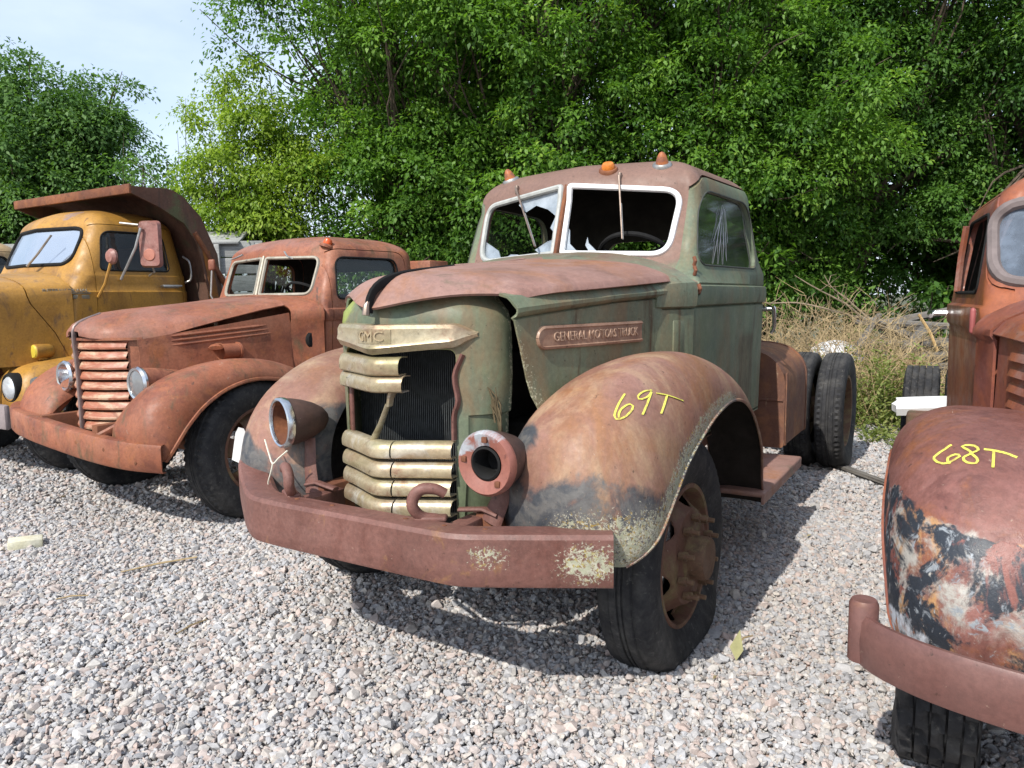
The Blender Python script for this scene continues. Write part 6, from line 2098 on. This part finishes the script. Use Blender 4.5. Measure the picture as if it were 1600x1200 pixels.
    for k in range(9):
        z = .30 + .232 * k
        if p0 is None:
            p0 = o = obj('plank', MB().box((0, 0, 0), (3.7, .03, .215), .006), M_FENCE, F, 30)
        else:
            o = p0.copy()
            COL.objects.link(o)
        o.location, o.rotation_euler = (0, r.normal(0, .006), z), (r.normal(0, .02), r.normal(0, .004), 0)
    for x in (-1.75, -.55, .62, 1.25, 1.8):
        obj('fence_post', MB().box((x, -.045, 1.08), (.07, .06, 2.3), .008), M_FENCE, F, 30)
    obj('fence_cap', MB().box((.95, .18, 2.33), (1.2, .55, .03), .006, (.35, 0, 0)), M_FENCE, F, 30)
    # lumber heap by the maroon truck
    boards = [
        (6.2, 10.8, 1.16, 2.0, .16, .25, -.14, 'uppermost grey board sloping on the lumber heap, beside the dark tree'),
        (6.1, 10.5, .98, 2.2, .16, -.16, .07, 'second board from the top of the lumber heap'),
        (5.9, 9.9, .78, 2.4, .20, .06, .02, 'long pale board across the middle of the lumber heap'),
        (5.8, 9.7, .64, 2.2, .22, -.04, -.03, 'wide split board low on the lumber heap'),
        (5.8, 9.5, .50, 2.0, .18, .08, .03, 'bottom visible grey board of the lumber heap'),
    ]
    for x, y, z, L, wd, a, tilt, lab in boards:
        o = obj('weathered_shaded_board', split_board(L, wd * .62, .045, r, .07), M_BOARD_SHADE, None, 30)
        o.location, o.rotation_euler = (x, y, z), (r.uniform(.3, 1.2), tilt, a)
        tag(o, lab, 'board', 'old boards in the lumber heap')
    hs = MB()
    for k in range(70):
        x, y, z = r.uniform(5.2, 7.4), r.uniform(9.7, 11.0), r.uniform(.05, 1.15) * r.uniform(.4, 1)
        hs.box((x, y, z), (r.uniform(.5, 1.7), r.uniform(.05, .14), r.uniform(.03, .07)), .006, (r.uniform(0, 1.5), r.normal(0, .25), r.normal(0, .55)))
    o = obj('heaped_lumber', hs, M_BOARD_SHADE, None, 30)
    o['kind'] = 'stuff'
    o['label'] = 'mass of broken old lumber filling the inside of the heap'
    o['category'] = 'lumber'
    rb = obj('rusty_sheet', MB().thick(np.array([[(-.25, 0, -.08), (-.27, .02, .08)], [(0, .03, -.09), (0, .05, .09)], [(.25, 0, -.07), (.22, .01, .07)]]), .01), M_RUST, None, 30)
    rb.location = (4.95, 9.35, .52)
    tag(rb, 'reddish rusty sheet scrap in the weeds below the lumber heap', 'scrap metal')
    for (a, b, rad, mt, lab) in (((5.03, 8.6, .12), (5.62, 8.9, 1.05), .045, M_FRESH, 'yellow timber leaning behind the maroon truck door, above the white board'), ((5.30, 9.3, .70), (5.15, 9.5, 1.16), .028, M_FRESH, 'thin yellow timber end poking up from the lumber heap'), ((4.05, 8.9, .72), (4.55, 9.3, 1.17), .045, M_BOARD_SHADE, 'grey broken branch stump leaning above the white sack')):
        o = obj('leaning_timber', MB().tube([a, tuple((Vector(a) + Vector(b)) / 2 + Vector((.02, 0, .01))), b], [rad, rad * .95, rad * .8], 7, True, .6), mt, None, 30)
        tag(o, lab, 'timber')
    wb = obj('white_board', split_board(.42, .17, .05, r, .03), M_WHITE, None, 30)
    wb.location, wb.rotation_euler = (2.735, 4.905, .715), (.35, -.07, -.40)
    tag(wb, 'white painted board lying on a rusty box in front of the maroon truck rear tyre', 'board')
    sk = MB()
    g = []
    for i in range(17):
        th = i / 16 * math.pi / 2
        row = []
        for k in range(36):
            ph = 2 * math.pi * k / 36
            q = 1 + .07 * math.sin(ph * 3 + i * .5) + .05 * math.sin(ph * 7 - i)
            row.append((.34 * math.cos(th) * math.cos(ph) * q, .25 * math.cos(th) * math.sin(ph) * q, .24 * math.sin(th) * (1 + .06 * math.sin(ph * 2 + 1))))
        g.append(row)
    sk.grid(g, cv=True)
    o = obj('white_sack', sk, worn('white_sack_cloth', (.66, .66, .67), [((.40, .40, .42), 14, .66, .05, None, None)], .8, .2, .5), None, 60)
    o.location = (3.93, 9.1, .62)
    tag(o, 'lumpy white sack on the brush pile behind the rear tyres', 'sack')
    # dry brush
    br = MB()
    for k in range(760):
        x, y = r.uniform(2.85, 5.3), r.uniform(8.7, 10.5)
        if k > 620:
            x, y = r.uniform(3.6, 4.6), r.uniform(7.7, 8.8)
        h = r.uniform(.45, 1.22) * (1.1 if x < 4.3 else .8)
        lean = r.normal(0, .38, 2)
        p0_ = Vector((x, y, 0))
        p1_ = Vector((x + lean[0] * .5, y + lean[1] * .5, h * .62))
        p2_ = Vector((x + lean[0] * 1.3, y + lean[1] * 1.2, h + r.normal(0, .08)))
        q = spline([p0_, p1_, p2_], 6)
        br.tube(q, np.linspace(r.uniform(.004, .009), .0015, 6), 4, False)
        for _ in range(4):
            i = r.integers(2, 6)
            e = q[i] + np.array([r.normal(0, .14), r.normal(0, .12), r.uniform(.0, .22)])
            br.tube([q[i], (q[i] + e) / 2 + r.normal(0, .015, 3), e], [.0035, .0025, .001], 3, False)
    o = obj('dry_brush', br, M_STRAW, None, 0, False)
    o['kind'] = 'stuff'
    o['label'] = 'tangle of dry tan weeds and twigs behind the green truck'
    o['category'] = 'brush'
    for i, (p, rad, lab) in enumerate((
            ([(4.35, 9.3, 1.12), (4.1, 9.2, 1.30), (3.65, 9.1, 1.52), (3.42, 9.1, 1.66)], .016, 'long bare grey branch arching up left from the stump above the sack'),
            ([(4.4, 9.35, 1.1), (4.0, 9.3, 1.22), (3.5, 9.2, 1.33), (3.05, 9.1, 1.34), (2.92, 9.0, 1.50), (2.84, 9.0, 1.62)], .017, 'bare branch reaching left to the green truck door handle'),
            ([(4.45, 9.3, 1.1), (4.15, 9.3, 1.36), (3.95, 9.3, 1.52), (3.86, 9.3, 1.66)], .014, 'upright bare branch in the middle of the brush pile'),
            ([(4.5, 9.2, 1.05), (4.8, 9.2, .92), (5.05, 9.1, .72), (5.2, 9.0, .60)], .014, 'bare branch drooping right from the stump towards the lumber'))):
        m = MB().tube(spline(p, 16), np.linspace(rad, .004, 16), 6)
        sp = spline(p, 16)
        for _ in range(7):
            k = r.integers(4, 15)
            e = sp[k] + np.array([r.normal(0, .13), r.normal(0, .1), r.uniform(.02, .2)])
            m.tube([sp[k], (sp[k] + e) / 2 + r.normal(0, .02, 3), e], [.005, .0035, .0015], 4)
        o = obj('dead_branch', m, BARKG)
        tag(o, lab, 'branch', 'dead branches on the brush pile')
    # dead leaves and bits of straw blown over the stones
    n = 130
    P = np.c_[r.uniform(-4.5, 3.5, n), r.uniform(2.0, 8.0, n), np.full(n, .022)]
    a = r.uniform(0, 6.28, n)
    Dv = np.c_[np.cos(a), np.sin(a), r.normal(.1, .25, n)]
    LL = r.uniform(.015, .05, n)
    o = obj('leaf_litter', leaves_mesh(P, Dv, np.c_[r.normal(0, .4, n), r.normal(0, .4, n), np.ones(n)], LL, LL * r.uniform(.12, .5, n), r.random(n), 'leaf_litter'), leafmat('dead_leaf', (.20, .14, .07), (.36, .30, .16), None, .15), None, 0)
    o['kind'] = 'stuff'
    o['label'] = 'dead leaves and straw scattered over the gravel'
    o['category'] = 'leaf litter'
    # green weeds
    P, D, Nn, LL, tt = [], [], [], [], []
    for k in range(330):
        u = r.random()
        if u < .62:
            x, y = r.uniform(3.35, 4.75), r.uniform(7.35, 8.8)
            if x < 3.50 + (y - 7.35) * .05:
                continue
            h = r.uniform(.25, .95) * (1.0 if x < 4.2 else .7)
        elif u < .85:
            x, y = r.uniform(2.9, 6.6), r.uniform(8.9, 10.8)
            h = r.uniform(.3, .85)
        else:
            x, y = r.uniform(3.4, 4.5), r.uniform(6.6, 7.5)
            h = r.uniform(.06, .18)
        n = int(46 * h + 14)
        a = r.uniform(0, 6.28, n)
        z = np.sort(r.uniform(.02, 1, n)) * h
        lean = r.normal(0, .12, 2)
        rad = r.uniform(.01, .06, n) * (1.25 - z / h * .6)
        P.append(np.c_[x + lean[0] * z + rad * np.cos(a), y + lean[1] * z + rad * np.sin(a), z])
        D.append(np.c_[np.cos(a), np.sin(a), r.uniform(.1, 1.2, n)])
        Nn.append(np.c_[-np.cos(a) * .5, -np.sin(a) * .5 - .2, np.ones(n)])
        LL.append(r.uniform(.035, .085, n))
        tt.append(np.clip(r.uniform(.15, .9) + r.normal(0, .12, n), 0, 1))
    P, D, Nn, LL, tt = np.vstack(P), np.vstack(D), np.vstack(Nn), np.concatenate(LL), np.concatenate(tt)
    o = obj('weeds', leaves_mesh(P, D, Nn, LL, LL * .42, tt, 'weeds'), leafmat('weed_green', (.14, .18, .05), (.29, .32, .11), (.42, .35, .17)), None, 0)
    o['kind'] = 'stuff'
    o['label'] = 'yellow-green weeds growing between the rear tyres and the lumber'
    o['category'] = 'weeds'
    # undergrowth in front of the trunks
    rr = np.random.default_rng(77)
    for i, (x, y, z, rx, rz, lf_, lab) in enumerate(((3.55, 11.0, 1.25, .55, .95, LEAF_A, 'bright green shrub behind the green truck door handle'), (2.2, 11.2, 1.2, 1.0, 1.1, LEAF_SHADE, 'shrub hidden low behind the green truck cab'), (6.4, 11.6, 1.2, 1.3, 1.0, LEAF_SHADE, 'dark shrub behind the lumber heap'), (-1.4, 11.0, 1.3, 1.2, 1.1, LEAF_A, 'green shrub behind the red truck cab'))):
        t = empty('shrub', lab, 'shrub', (x, y, 0), 0, 'shrubs under the tree line')
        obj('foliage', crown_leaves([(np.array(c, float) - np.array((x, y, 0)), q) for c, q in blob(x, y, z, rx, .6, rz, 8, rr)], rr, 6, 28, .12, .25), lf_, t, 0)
        sm = MB()
        for _ in range(5):
            e = np.array([rr.normal(0, rx * .5), rr.normal(0, .2), z + rr.uniform(-.2, .4)])
            sm.tube(spline([(0, 0, -.05), tuple(e * .5 + [0, 0, .1]), tuple(e)], 7), np.linspace(.025, .006, 7), 5)
        obj('stem', sm, BARK, t)


clutter()
